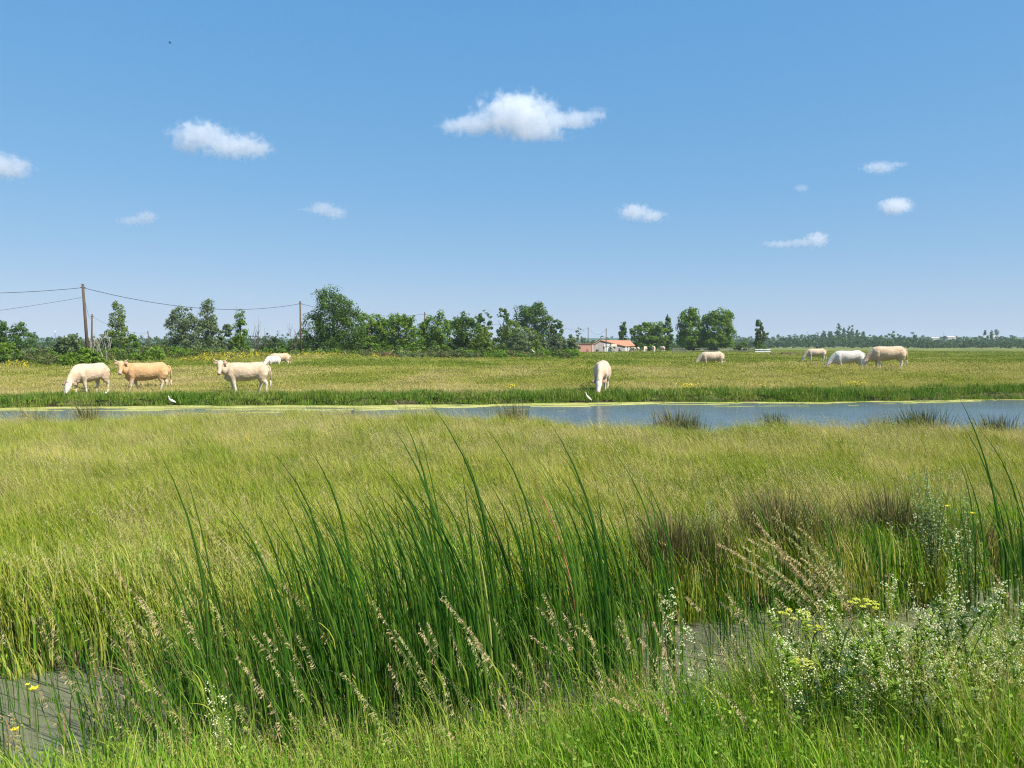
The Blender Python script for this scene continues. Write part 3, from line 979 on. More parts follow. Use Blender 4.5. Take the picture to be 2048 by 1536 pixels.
# poplars on the wooded rise
for k, (px, top, hw, lab) in enumerate([(1647, 657, 4, "leftmost small pointed tree on the wooded rise"), (1660, 660, 6, "rounded dark tree on the wooded rise, second from left"),
                                        (1676, 648, 6, "tallest dark conical tree on the wooded rise"), (1687, 651, 3.5, "thin dark tree right of the tallest on the rise"),
                                        (1697, 651, 5, "dark tree at the middle of the rise crest"), (1703, 650, 3.5, "narrow dark tree, right one of the crest pair"),
                                        (1712, 656, 3.5, "shorter dark tree sloping down right of the crest"), (1725, 660, 4, "rightmost small tree on the wooded rise"),
                                        (1968, 658, 2.5, "thin distant cypress near the water tower"), (1982, 660, 4, "distant dark tree just left of the water tower")]):
    make_tree("cypress_tree", px, top, 760, hw, lab, M_oak, nclump=26, cards=40, base_frac=.0, kind='poplar', size=1.5, trunk=False)

# undergrowth along the foot of the hedgerow
def bush_proto(mat, n=10, r=.5, cards=70, size=.15, flower=None):
    m = MB()
    C, Rr = crown_points([(0, 0, .35, .9, .7, .38)], n, r * .6)
    leaf_cards(m, C, Rr, cards, size, .8)
    if flower:
        C, Rr = crown_points([(0, 0, .5, .85, .65, .38)], n * 2, .14)
        leaf_cards(m, C, Rr, 6, .085, 1, 1)
    return m.mesh("bush_patch", [mat] + ([flower] if flower else []))


def band(n, y0, y1, x0f, x1f):
    yy = rng.uniform(y0, y1, n)
    return yy


M_scrubO = crown_mat("scrub_olive", (.07, .10, .025), (.20, .21, .07))
M_scrubR = crown_mat("scrub_reddish", (.11, .075, .04), (.24, .17, .09))
prU = [bush_proto(M_scrubO), bush_proto(M_ash), bush_proto(M_oak), bush_proto(M_scrubO), bush_proto(M_grey), bush_proto(M_scrubR)]
n = 1500
yy = rng.uniform(66, 118, n)
pxs = rng.uniform(-40, 1145, n)
keep = (yy > 70 + np.clip((pxs - 180) * .06, 0, 34)) & ((pxs > 600) | (vn(pxs * .035, yy * .15) > .38))
yy = yy[keep]; pxs = pxs[keep]
PU = np.stack([(pxs - 1024) / F * yy, yy, np.ones(len(yy))], 1)
idxr = vn(pxs * .03, yy * .12)
o = do_scatter("undergrowth", PU, prU, "mixed green and reddish scrub along the foot of the hedgerow", "scrub", lambda x, y: np.full(len(x), .5), .8, 1.7, rz=3.1)
pk = np.clip((idxr * 7.2 - .6).astype(int), 0, 5)
pk = np.where(rng.random(len(pk)) < .3, rng.integers(0, 6, len(pk)), pk)
pk = np.where((pk == 5) & (pxs < 650), 3, pk)
o.data.attributes["pick"].data.foreach_set("value", pk.astype(np.int32))

prY = [bush_proto(M_scrubO, 7, .4, 18, .12, M_yellow) for _ in range(3)]
spots = [(36, 66, 10, 14), (390, 80, 22, 26), (440, 84, 24, 26), (500, 88, 25, 20), (610, 90, 25, 26), (660, 95, 25, 20), (745, 100, 30, 14), (1000, 118, 26, 26), (1050, 122, 18, 14), (1085, 125, 12, 8)]
Pq = []
for (px, D, sx, c) in spots:
    for _ in range(int(c * 1.8)):
        d = D + random.uniform(-5, 5)
        Pq.append((X_at(px + random.gauss(0, sx), d), d, 1))
do_scatter("yellow_weeds", np.array(Pq), prY, "yellow flowering weeds scattered before the hedgerow", "wildflowers", lambda x, y: np.full(len(x), .5), .5, 1.0, rz=3.1)

# dark tussocks and tracks in the far pasture
prT = [grass_proto(90, 1.1, .15, .34, .03, .1, 0, 2, mats=[M_shore, M_seed]) for _ in range(3)]
n = 2200
yy = 42 + 190 * rng.random(n) ** 1.2
pxs = rng.uniform(-20, 2080, n)
PT = np.stack([(pxs - 1024) / F * yy, yy, np.ones(n)], 1)
PT = PT[(fbm(PT[:, 0] * .07, PT[:, 1] * .16 + 3, 3) > .55)]
do_scatter("pasture_tussocks", PT, prT, "dark green rush tussocks in bands across the far pasture", "grass", lambda x, y: .0 + .3 * vn(x, y), .6, 1.5, rz=3.1)

# iris clumps, yellow, on far shore
M_irisleaf = leaf_mat("iris_leaf", [(0, (.06, .16, .02)), (1, (.22, .30, .05))], trans=.3, tint=False, spread=.8, shift=.1)


def flag_clump(px, py, D, label, w_=.5, n=40, nf=18):
    x = X_at(px, D); g = hz(x, D)
    root = empty("iris_clump", (x, D, g)); tag(root, label, "wildflowers")
    m = MB()
    for _ in range(n):
        m.blade((random.gauss(0, w_ * .45), random.gauss(0, .15), -.02), random.uniform(.22, .42), (random.uniform(-.12, .05), random.uniform(-.05, .05)), .025, 3)
    m.build("leaf_tuft", M_irisleaf, root)['kind'] = 'stuff'
    f = MB()
    for _ in range(nf):
        f.blob((random.gauss(0, w_ * .5), random.gauss(0, .12), random.uniform(.25, .42)), (.035, .035, .03))
    f.build("blossom", M_yellow, root)['kind'] = 'stuff'


flag_clump(1376, 788, 33.9, "yellow flowering clump on the far shore right of the face-on cow", .65, 50, 34)
flag_clump(1525, 795, 34.2, "small yellow flowering clump at the water's edge above the pond centre right", .3, 30, 12)
flag_clump(1625, 792, 34.6, "faint yellow flowering clump between two brighter ones on far shore", .25, 24, 6)
flag_clump(1712, 783, 35.6, "wide yellow flowering clump on the far shore at right", .6, 50, 26)
flag_clump(1020, 785, 33.6, "yellow flowering clump on the far shore left of the face-on cow", .3, 26, 10)
flag_clump(147, 797, 31.0, "tiny yellow flowers in front of the cow grazing far left", .15, 16, 5)

# ------------------------------------------------------------------ poles and wires
WP = {}


def pole(key, px, top, D, label, lean=0.0, name="utility_pole", r=.13, mat=None, extra=None):
    x = X_at(px, D); g = hz(x, D)
    H = at(px, top, D).z - g
    root = empty(name, (x, D, g)); tag(root, label, "pole", "utility poles" if name == "utility_pole" else None)
    m = MB(); m.smooth = True
    m.loft([((lean, 0, -.3), r, r), ((0, 0, H), r * .72, r * .72)], 12)
    m.build("shaft", mat or M_pole, root)
    c = MB(); c.loft([((0, 0, H), r * .76, r * .76), ((0, 0, H + .05), r * .5, r * .5)], 12)
    c.build("cap", M_wire, root)
    k = MB()
    k.box((0, 0, H - .28), (2 * r + .16, .05, .07))
    k.build("cable_bracket", M_wire, root)
    WP[key] = Vector((x, D, g + H - .28))


pole('a', 170, 569, 69, "tall brown leaning pole behind the cow grazing far left", .35, r=.15)
pole('b', 602, 603, 96, "brown pole left of the tallest hedgerow tree", .02)
pole('c', 850, 625, 131, "brown pole in the gap between hedgerow trees")
pole('d', 1006, 646, 186, "pole in front of the great dark tree")
pole('e', 1099, 642, 172, "dark pole left of the small dark tree near the pink shed")
pole('f', 1176, 655, 237, "thin pole rising behind the pink shed")
pole('g', 1212, 657, 196, "thin pole in front of the white farm doors")
pole('h', 187, 629, 108, "smaller thin pole just right of the tall leaning pole", -.3)
pole('i', 297, 663, 150, "short leaning distant pole left of the grey green tree", .8, r=.12)
pole('j', 1001, 664, 215, "pale thin pole behind the hedge, left of the great tree", 0, r=.12, mat=M_bone)


def wire(p, q, sag, label, r=.022):
    m = MB(); m.smooth = True
    pts = []
    for k in range(25):
        t = k / 24
        c = p.lerp(q, t); c = c - Vector((0, 0, 4 * sag * t * (1 - t)))
        pts.append((c, r, r))
    m.loft(pts, 5, cap=True, side=(0, 0, 1))
    tag(m.build("overhead_cable", M_wire), label, "cable", "overhead cables")


offA = Vector((X_at(-420, 52), 52, at(-420, 570, 52).z))
wire(WP['a'], offA, .55, "overhead cable running from tall pole out of the left side")
wire(at(163, 595, 69), Vector((X_at(-420, 55), 55, at(-420, 665, 55).z)), .3, "lower thinner cable running out of the left side", .014)
wire(WP['a'], WP['b'], 1.25, "long sagging cable between the tall pole and the second pole", .024)
wire(WP['b'], WP['c'], .8, "cable from the second pole into the hedgerow trees")
wire(WP['c'], WP['d'], .8, "cable passing behind trees right of the third pole")
wire(WP['a'], WP['h'], 1.2, "thin cable dropping from tall pole to the smaller pole", .014)
wire(WP['h'], WP['i'], .8, "thin cable beyond the smaller pole sloping to the right", .014)
wire(WP['e'], WP['f'], 1.0, "sagging cable between the dark pole and the pink shed pole")
wire(WP['f'], WP['g'], 1.5, "sagging cable above the farm buildings")
wire(WP['d'], WP['e'], .8, "cable in front of the great dark tree")

# ------------------------------------------------------------------ farm
M_pink = plain("pink_block_wall", (.62, .32, .25), .9, .08, 3)
M_wallgrey = plain("grey_render", (.33, .30, .28), .9, .12, 1.2)
M_whitep = plain("white_paint", (.78, .77, .73), .6, .05, 3)
M_tile = plain("clay_tiles", (.50, .22, .12), .85, .15, 3, bump=.3, stretch=(1, 1, 6))
M_dark = plain("dark_opening", (.05, .05, .05), .8, .1)
M_greywood = plain("weathered_rail_wood", (.22, .20, .18), .9, .2, 5)


def wpt(px, py, D):
    p = at(px, py, D); return Vector(p)


def slab(m, quad, th, mi=0):
    q = [Vector(v) for v in quad]
    n = (q[1] - q[0]).cross(q[-1] - q[0]).normalized() * th
    k = len(q)
    vs = q + [v - n for v in q]
    fs = [tuple(range(k)), tuple(range(2 * k - 1, k - 1, -1))]
    for i in range(k):
        j = (i + 1) % k
        fs.append((i, i + k, j + k, j))
    m.add(vs, fs, mi)


def shed():
    D = 195
    x0, x1 = X_at(1154, D), X_at(1187, D)
    g = hz((x0 + x1) / 2, D)
    ztop = at(1170, 688, D).z
    root = empty("pink_shed", ((x0 + x1) / 2, D + 2, g)); tag(root, "small flat roofed pink block shed left of the farm building", "shed")
    W_ = x1 - x0; H = ztop - g
    m = MB(); m.box((0, 0, H / 2 - .1), (W_, 4, H + .2)); m.build("wall", M_pink, root)
    r_ = MB(); r_.box((0, 0, H + .07), (W_ + .3, 4.3, .14)); r_.build("roof", plain("shed_roof", (.30, .15, .11), .9), root)
    for sx in (-1, 1):
        c = MB(); c.box((sx * (W_ / 2 - .22), -2.02, H / 2), (.44, .10, H - .02)); c.build("corner_pier", plain("pale_pink_pier", (.72, .48, .40), .9, .05), root)
    d = MB(); d.box((.55, -2.03, .55), (.35, .06, 1.0)); d.build("hatch", plain("hatch_rust", (.40, .16, .12), .9), root)


shed()


def farm():
    g = hz(X_at(1220, 200), 200)
    root = empty("farm_building", (X_at(1220, 200), 200, g)); tag(root, "low grey farm building with an orange tiled roof and white doors", "building")
    O = Vector(root.location)
    P0, P1, P2 = wpt(1187, 692, 198), wpt(1249, 693.5, 203), wpt(1266, 692.5, 211)
    R0, R1 = wpt(1202, 682, 199.2), wpt(1258, 682.5, 214)
    P3 = wpt(1207, 690, 212)

    def gd(p): return Vector((p.x, p.y, g - .2))
    w_ = MB()
    w_.add([gd(P0) - O, gd(P1) - O, P1 - O, R0 - O, P0 - O], [(0, 1, 2, 3, 4)])
    w_.add([gd(P1) - O, gd(P2) - O, P2 - O, P1 - O], [(0, 1, 2, 3)])
    w_.add([gd(P2) - O, gd(P3) - O, P3 - O, R1 - O, P2 - O], [(0, 1, 2, 3, 4)])
    w_.add([gd(P3) - O, gd(P0) - O, P0 - O, P3 - O], [(0, 1, 2, 3)])
    w_.build("wall", M_wallgrey, root)
    r_ = MB()
    up = Vector((0, 0, .1)); fw = (P1 - R0).normalized()
    fr = Vector((-.25, -.45, 0)); sd_ = Vector((.25, .3, 0))
    slab(r_, [R0 + up + fr - O, R1 + up + sd_ - O, P2 + up + sd_ + fw * .5 - O, P1 + up + fr + fw * .5 - O], .16)
    slab(r_, [R0 + up + fr - O, P0 + up + fr - O, P3 + up - O, R1 + up - O], .16)
    ro = r_.build("roof", M_tile, root)
    # rows of tile ribs running down the slope
    rb = MB()
    for k in range(1, 30):
        t = k / 30
        a = (R0 + fr).lerp(R1 + sd_, t) + up * 1.6 - O; b = (P1 + fr + fw * .5).lerp(P2 + sd_ + fw * .5, t) + up * 1.6 - O
        rb.loft([(a, .05, .04), (b, .05, .04)], 4)
    rb.build("tile_ribs", M_tile, ro)['kind'] = 'stuff'

    def onwall(px, top, bot, name, mat, w_px, th=.3, par=root):
        # on the gable wall plane between P0 and P1
        def y_on(px_):
            dr = raydir(px_, 700); nx = Vector((-(P1 - P0).y, (P1 - P0).x, 0)); t_ = (P0 - CAM).dot(nx) / dr.dot(nx)
            return CAM + dr * t_
        a = y_on(px - w_px / 2); b = y_on(px + w_px / 2)
        za = at(px, top, a.y).z; zb = max(at(px, bot, a.y).z, g - .1)
        m = MB(); c = (a + b) / 2; ang = math.atan2((b - a).y, (b - a).x)
        nn = Vector((math.sin(ang), -math.cos(ang), 0))
        m.box((c.x - O.x + nn.x * th / 2, c.y - O.y + nn.y * th / 2, (za + zb) / 2 - O.z), ((b - a).length, th, za - zb), rz=ang)
        return m.build(name, mat, par)
    onwall(1211, 694.5, 706.5, "door", M_whitep, 6)
    onwall(1217.5, 694.5, 706.5, "door", M_whitep, 5)
    onwall(1213.5, 693.6, 694.4, "lintel", M_dark, 14)
    onwall(1213.5, 687.5, 693.3, "pale_panel", plain("pale_panel_paint", (.55, .54, .52), .8), 13, .08)
    onwall(1226, 688, 693, "balcony", plain("cream_paint", (.66, .58, .45), .7), 11, .5)
    onwall(1194, 699, 703, "window", M_dark, 4)
    onwall(1240, 696, 700, "window", plain("bluish_glass", (.25, .28, .34), .3), 4)
    s_ = MB()
    a = wpt(1222, 692, 199.9) - O; b = wpt(1233, 705, 200.4) - O
    slab(s_, [a + Vector((0, -.5, .15)), b + Vector((0, -.5, .15)), b + Vector((0, .5, .15)), a + Vector((0, .5, .15))], .35)
    s_.build("staircase", plain("stair_cream", (.70, .66, .55), .7), root)
    for px in (1252, 1257.5):
        a = wpt(px, 694, 202.4 + (px - 1249) * .45)
        m = MB(); zb = g; m.box((a.x - O.x, a.y - O.y, (a.z + zb) / 2 - O.z), (.36 if px > 1255 else .5, .25, a.z - zb)); m.build("white_pillar", M_whitep, root)
    return g


farm()
for k, (px, D, r_, lab) in enumerate([(1246, 190, .28, "small white stone on the grass before the farm building"), (1228, 189, .35, "low cream rubble pile below the staircase")]):
    m = MB(); m.smooth = True; x = X_at(px, D)
    m.ball((0, 0, .1), (r_ * (1 + k), r_, r_ * .8), 10)
    tag(m.build("stone", M_whitep, loc=(x, D, hz(x, D))), lab, "stone")

# rail fence
root = empty("rail_fence", (X_at(1430, 188), 188, hz(X_at(1430, 188), 188))); tag(root, "weathered grey wooden rail fence of the cattle pen", "fence")
O = Vector(root.location)
posts = [1345, 1368, 1391, 1413, 1436, 1460, 1484, 1506]
ptsF = [Vector((X_at(p, 188 + (i % 2) * .5), 188 + (i % 2) * .5, 0)) for i, p in enumerate(posts)]
for p in ptsF:
    m = MB(); m.box((p.x - O.x, p.y - O.y, .6), (.16, .16, 1.5)); m.build("post", M_greywood, root)
for i in range(len(ptsF) - 1):
    a, b = ptsF[i] - O, ptsF[i + 1] - O
    for zz in (.25, .72, 1.2):
        if random.random() < .12: continue
        m = MB(); j1, j2 = random.uniform(-.05, .05), random.uniform(-.05, .05)
        m.loft([((a.x - .1, a.y - .1, zz + j1), .03, .08), ((b.x + .1, b.y - .1, zz + j2), .03, .08)], 4, side=(0, 1, 0))
        m.build("rail", M_greywood, root)
root = empty("rail_fence", (X_at(1365, 176), 176, hz(X_at(1365, 176), 176))); tag(root, "short low stretch of grey rails left of the cattle pen", "fence")
for k in range(4):
    m = MB(); m.box((-1.8 + k * 1.25, 0, .45), (.13, .13, 1.1)); m.build("post", M_greywood, root)
for zz in (.35, .8):
    m = MB(); m.box((.1, -.09, zz), (4.0, .05, .14)); m.build("rail", M_greywood, root)
root = empty("white_gate", (X_at(1525.5, 180), 180, hz(X_at(1525.5, 180), 180))); tag(root, "white three board gate at the right end of the rail fence", "gate")
for zz in (.12, .62, 1.1):
    m = MB(); m.box((0, 0, zz), (3.6, .06, .26)); m.build("board", M_whitep, root)
for sx in (-1.72, 1.72):
    m = MB(); m.box((sx, .09, .62), (.14, .10, 1.3)); m.build("post", M_greywood, root)

# muck heap
m = MB(); m.smooth = True
for _ in range(26):
    m.ball((random.gauss(0, 1.3), random.gauss(0, .6), random.uniform(-.1, .45) ), (random.uniform(.4, .8), .5, random.uniform(.2, .38)), 8)
tag(m.build("muck_heap", plain("muck", (.13, .08, .055), .95, .3, 3, bump=.5), loc=(X_at(1573, 150), 150, hz(X_at(1573, 150), 150))), "brown muck heap in the pasture right of the white gate", "heap")


# water tower and far buildings
def far_building(px, top, bot, D, w_px, label, roofc, name="distant_building"):
    x = X_at(px, D); g = at(px, bot, D).z
    root = empty(name, (x, D, g)); tag(root, label, "building")
    W_ = w_px / F * D; H = at(px, top, D).z - g
    m = MB(); m.box((0, 0, H * .3), (W_, W_ * .5, H * .6)); m.build("wall", plain("far_wall", (.48, .47, .46), .8, .05), root)
    r_ = MB()
    r_.add([(-W_ * .52, -W_ * .28, H * .6), (W_ * .52, -W_ * .28, H * .6), (W_ * .52, W_ * .28, H * .6), (-W_ * .52, W_ * .28, H * .6), (-W_ * .5, 0, H), (W_ * .5, 0, H)],
           [(0, 1, 5, 4), (2, 3, 4, 5), (0, 4, 3), (1, 2, 5), (3, 2, 1, 0)])
    r_.build("roof", roofc, root)


Mrf = plain("pale_roof", (.46, .42, .40), .6, .05)
far_building(1868, 674, 680, 700, 15, "long white building on the distant skyline, left of the pair", Mrf)
far_building(1900, 672, 679, 705, 17, "low white sheds on the distant skyline, right of the pair", Mrf)
far_building(1967, 671, 676, 720, 5, "tiny white house under the distant cypress", Mrf)
far_building(1987, 671, 677, 722, 6, "tiny white house left of the water tower foot", Mrf)
D = 900
x = X_at(1992, D); g = hz(x, D); zt = at(1992, 658, D).z
root = empty("water_tower", (x, D, g)); tag(root, "pale round headed water tower on the skyline far right", "water tower")
H = zt - g
m = MB(); m.smooth = True; m.loft([((0, 0, -1), 1.1, 1.1), ((0, 0, H * .75), .9, .9)], 12); m.build("shaft", M_whitep, root)
m = MB(); m.smooth = True; m.loft([((0, 0, H * .62), .9, .9), ((0, 0, H * .8), 2.6, 2.6), ((0, 0, H * .95), 2.6, 2.6), ((0, 0, H), 1.4, 1.4)], 16); m.build("tank", plain("pale_concrete", (.28, .27, .28), .8), root)
for (px, top, D, lab) in [(112, 663, 420, "thin distant mast with a white head beyond the willow bush"), (1613, 661, 820, "hair thin distant mast above the woods left of the rise"),
                          (1886, 664, 820, "hair thin distant mast above the white skyline buildings")]:
    x = X_at(px, D); g = hz(x, D); H = at(px, top, D).z - g
    root = empty("mast", (x, D, g)); tag(root, lab, "mast")
    m = MB(); m.loft([((0, 0, 0), .22, .22), ((0, 0, H), .14, .14)], 6); m.build("shaft", M_greywood, root)
    m = MB(); m.box((0, 0, H), (.5, .5, .9)); m.build("antenna", M_whitep, root)


# ------------------------------------------------------------------ cattle
def remeshed(m, voxel, sm=3, fac=.6):
    me = m.mesh("tmp", [])
    o = bpy.data.objects.new("tmp", me); COL.objects.link(o)
    r_ = o.modifiers.new("r", 'REMESH'); r_.mode = 'VOXEL'; r_.voxel_size = voxel; r_.use_smooth_shade = True
    s_ = o.modifiers.new("s", 'SMOOTH'); s_.iterations = sm; s_.factor = fac
    dg = bpy.context.evaluated_depsgraph_get()
    ev = o.evaluated_get(dg)
    out = bpy.data.meshes.new_from_object(ev)
    bpy.data.objects.remove(o)
    out.polygons.foreach_set("use_smooth", [True] * len(out.polygons))
    return out


def hide_mat(name, col, leg, shade):
    m, t, out = new_mat(name)
    N, L = t.nodes, t.links
    tc = N.new("ShaderNodeTexCoord")
    sep = N.new("ShaderNodeSeparateXYZ"); L.new(tc.outputs["Object"], sep.inputs[0])
    no = N.new("ShaderNodeTexNoise"); no.inputs["Scale"].default_value = 2.2; no.inputs["Detail"].default_value = 5
    L.new(tc.outputs["Object"], no.inputs["Vector"])
    ma = N.new("ShaderNodeMath"); ma.operation = 'MULTIPLY_ADD'; ma.inputs[1].default_value = .25; L.new(no.outputs[0], ma.inputs[0]); L.new(sep.outputs[2], ma.inputs[2])
    mr = N.new("ShaderNodeMapRange"); mr.inputs[1].default_value = .50; mr.inputs[2].default_value = .80; L.new(ma.outputs[0], mr.inputs[0])
    r = ramp(t, [(.3, shade), (.65, col)]); L.new(no.outputs[0], r.inputs[0])
    x = N.new("ShaderNodeMix"); x.data_type = 'RGBA'; x.inputs[6].default_value = (*leg, 1); L.new(mr.outputs[0], x.inputs[0]); L.new(r.outputs[0], x.inputs[7])
    fine = N.new("ShaderNodeTexNoise"); fine.inputs["Scale"].default_value = 4.5; fine.inputs["Detail"].default_value = 5
    L.new(tc.outputs["Object"], fine.inputs["Vector"])
    b = N.new("ShaderNodeBump"); b.inputs["Strength"].default_value = .6; b.inputs["Distance"].default_value = .07; L.new(fine.outputs[0], b.inputs["Height"])
    p = N.new("ShaderNodeBsdfPrincipled"); p.inputs["Roughness"].default_value = .75; p.inputs["Specular IOR Level"].default_value = .2
    p.inputs["Sheen Weight"].default_value = .25
    L.new(x.outputs[2], p.inputs["Base Color"]); L.new(b.outputs[0], p.inputs["Normal"])
    L.new(p.outputs[0], out.inputs[0])
    return m


H_cream = hide_mat("cream_hide", (.62, .48, .34), (.62, .56, .48), (.46, .32, .20))
H_tan = hide_mat("tan_hide", (.60, .37, .18), (.62, .53, .42), (.47, .26, .11))
H_white = hide_mat("white_hide", (.62, .58, .52), (.62, .58, .52), (.53, .48, .41))
H_buff = hide_mat("buff_hide", (.60, .44, .29), (.60, .52, .42), (.48, .33, .20))
M_horn = plain("horn", (.66, .56, .40), .5, .1)
M_hoof = plain("hoof", (.10, .08, .07), .6, .1)
M_eye = plain("eye_black", (.015, .012, .01), .2, .0, spec=.6)
M_nose = plain("muzzle_pink", (.52, .33, .27), .5, .15)
M_ear = plain("ear_inner", (.50, .30, .20), .8, .15)


def make_cow(label, loc, heading, hide, neck='up', turn=0.0, scale=1.0, group=None, stance=(0, 0, 0, 0), detail=True, tail=True, name="cow", voxel=.028, neck_side=0.0, head_white=False, fat=1.0):
    """local: +x forward. turn = head yaw relative to body, neck: up / graze"""
    root = empty(name, loc, heading); root.scale = (scale * .90, scale, scale)
    tag(root, label, "cow", group)
    m = MB()
    f = fat
    # trunk
    m.loft([((-1.02, 0, 1.20), .10, .12), ((-.97, 0, 1.16), .23 * f, .25), ((-.84, 0, 1.09), .31 * f, .36), ((-.58, 0, 1.07), .34 * f, .37), ((-.25, 0, 1.01), .36 * f, .40), ((.12, 0, .98), .375 * f, .425),
            ((.42, 0, .99), .34 * f, .43), ((.68, 0, 1.0), .30 * f, .41), ((.88, 0, .98), .23 * f, .37), ((1.0, 0, .95), .13, .26)], 20, side=(0, 1, 0))
    # hips, thighs, shoulders
    for s_ in (-1, 1):
        m.loft([((-.62, s_ * .20, 1.28), .06, .10), ((-.72, s_ * .21, 1.05), .16 * f, .30), ((-.76, s_ * .22, .85), .155 * f, .27), ((-.74, s_ * .21, .68), .11, .19)], 12, side=(0, 1, 0))
        m.loft([((.60, s_ * .16, 1.26), .07, .10), ((.66, s_ * .22, 1.05), .12 * f, .2), ((.70, s_ * .22, .85), .11 * f, .17), ((.66, s_ * .2, .68), .08, .10)], 12, side=(0, 1, 0))
    # legs
    feet = []
    for k, (s_, fr) in enumerate(((-1, 1), (1, 1), (-1, -1), (1, -1))):
        d = stance[k]
        if fr > 0:
            pts = [((.67, s_ * .20, .86), .11, .16), ((.65 + d * .25, s_ * .19, .66), .095, .125), ((.64 + d * .6, s_ * .18, .42), .070, .082), ((.62 + d * .85, s_ * .18, .28), .052, .056),
                   ((.62 + d, s_ * .18, .12), .050, .052), ((.645 + d, s_ * .18, .05), .058, .062), ((.65 + d, s_ * .18, .01), .06, .068)]
        else:
            pts = [((-.66, s_ * .20, .84), .13, .23), ((-.71 + d * .3, s_ * .2, .66), .10, .16), ((-.84 + d * .7, s_ * .19, .47), .065, .088), ((-.81 + d * .85, s_ * .19, .30), .050, .058),
                   ((-.78 + d, s_ * .19, .12), .048, .052), ((-.745 + d, s_ * .19, .05), .058, .062), ((-.74 + d, s_ * .19, .01), .06, .068)]
        m.loft(pts, 12, side=(0, 1, 0))
        feet.append(Vector(pts[-1][0]))
    # neck
    yaw = turn
    if neck == 'up':
        hb = Vector((1.16 + .20 * math.cos(yaw), .24 * math.sin(yaw), 1.35))
        neckp = [((.62, 0, 1.04), .22, .36), ((.88, .02 * math.sin(yaw), 1.10), .19, .33), ((1.08, .13 * math.sin(yaw), 1.21), .145, .26), (tuple(hb), .12, .17)]
        hdir = Vector((math.cos(yaw) * .58, math.sin(yaw) * .58, -.80)).normalized()
    else:
        hb = Vector((1.42, .35 * math.sin(yaw) + neck_side, .52))
        neckp = [((.62, 0, 1.04), .22, .36), ((.92, 0, .97), .19, .31), ((1.18, .10 * math.sin(yaw) + neck_side * .5, .77), .145, .25), (tuple(hb), .12, .17)]
        hdir = Vector((math.cos(yaw) * .42, math.sin(yaw) * .42, -.85)).normalized()
    m.loft(neckp, 14, side=(-math.sin(yaw) * .5, 1, 0))
    # brisket
    m.loft([((.55, 0, .62), .12, .10), ((.85, 0, .68), .12, .14), ((1.0, 0, .82), .08, .14)], 10, side=(0, 1, 0))
    # head
    hs = Vector((-math.sin(yaw), math.cos(yaw), 0))
    hup = hdir.cross(hs) * -1
    if hup.z < 0 and neck == 'up': hup = -hup
    q = lambda t, o=0: tuple(hb + hdir * t + hup * o)
    m.loft([(q(-.14, .02), .08, .09), (q(-.05, .03), .145, .145), (q(.08, .02), .150, .165), (q(.2, .0), .122, .145), (q(.34, -.01), .092, .115), (q(.45, -.01), .098, .098), (q(.52, -.01), .08, .08)], 14, side=tuple(hs))
    me = remeshed(m, voxel, 4, .55)
    me.name = "body"
    me.materials.append(hide)
    bo = bpy.data.objects.new("body", me); COL.objects.link(bo); bo.parent = root
    # muzzle
    z = MB(); z.smooth = True
    z.loft([(q(.46, -.01), .094, .09), (q(.52, -.01), .092, .088), (q(.555, -.015), .065, .065), (q(.565, -.015), .03, .03)], 12, side=tuple(hs)); z.build("muzzle", M_nose, root)
    for s_ in (-1, 1):
        e = MB(); e.smooth = True
        b = Vector(q(-.04, .05)) + hs * s_ * .12
        tip = b + hs * s_ * .25 + Vector((0, 0, -.03)) - hdir * .0
        mid = (b + tip) / 2
        e.loft([(b, .02, .03), (mid - hdir * .02, .028, .095), (tip, .006, .02)], 8, side=tuple(hup)); e.build("ear", hide if not detail else M_ear, root)
        hn = MB(); hn.smooth = True
        b = Vector(q(-.10, .06)) + hs * s_ * .07
        hn.loft([(b, .028, .028), (b + hs * s_ * .12 + hup * .02 - hdir * .01, .022, .022), (b + hs * s_ * .21 + hup * .05 - hdir * .05, .013, .013), (b + hs * s_ * .25 + hup * .07 - hdir * .11, .004, .004)], 8)
        hn.build("horn", M_horn, root)
        if detail:
            ey = MB(); ey.smooth = True
            ey.ball(Vector(q(.08, .055)) + hs * s_ * .130, .030, 8); ey.build("eye", M_eye, root)
    for ft in feet:
        h = MB(); h.smooth = False
        h.loft([((ft.x + .012, ft.y, .0), .066, .078), ((ft.x, ft.y, .065), .056, .062)], 10, side=(0, 1, 0)); h.build("hoof", M_hoof, root)
    if tail:
        tl = MB(); tl.smooth = True
        tl.loft([((-.98, 0, 1.26), .05, .06), ((-1.09, 0, 1.20), .045, .046), ((-1.15, 0, .95), .038, .038), ((-1.13, 0, .55), .03, .03)], 8, side=(0, 1, 0))
        t_ = tl.build("tail", hide, root)
        tf = MB(); tf.smooth = True
        tf.loft([((-1.13, 0, .60), .03, .03), ((-1.13, 0, .5), .055, .05), ((-1.12, 0, .36), .045, .04), ((-1.11, 0, .26), .01, .01)], 8, side=(0, 1, 0))
        tf.build("tail_switch", hide, t_)
    return root


def cow_at(px, D, dz=0.0):
    x = X_at(px, D); return (x, D, hz(x, D) + dz)


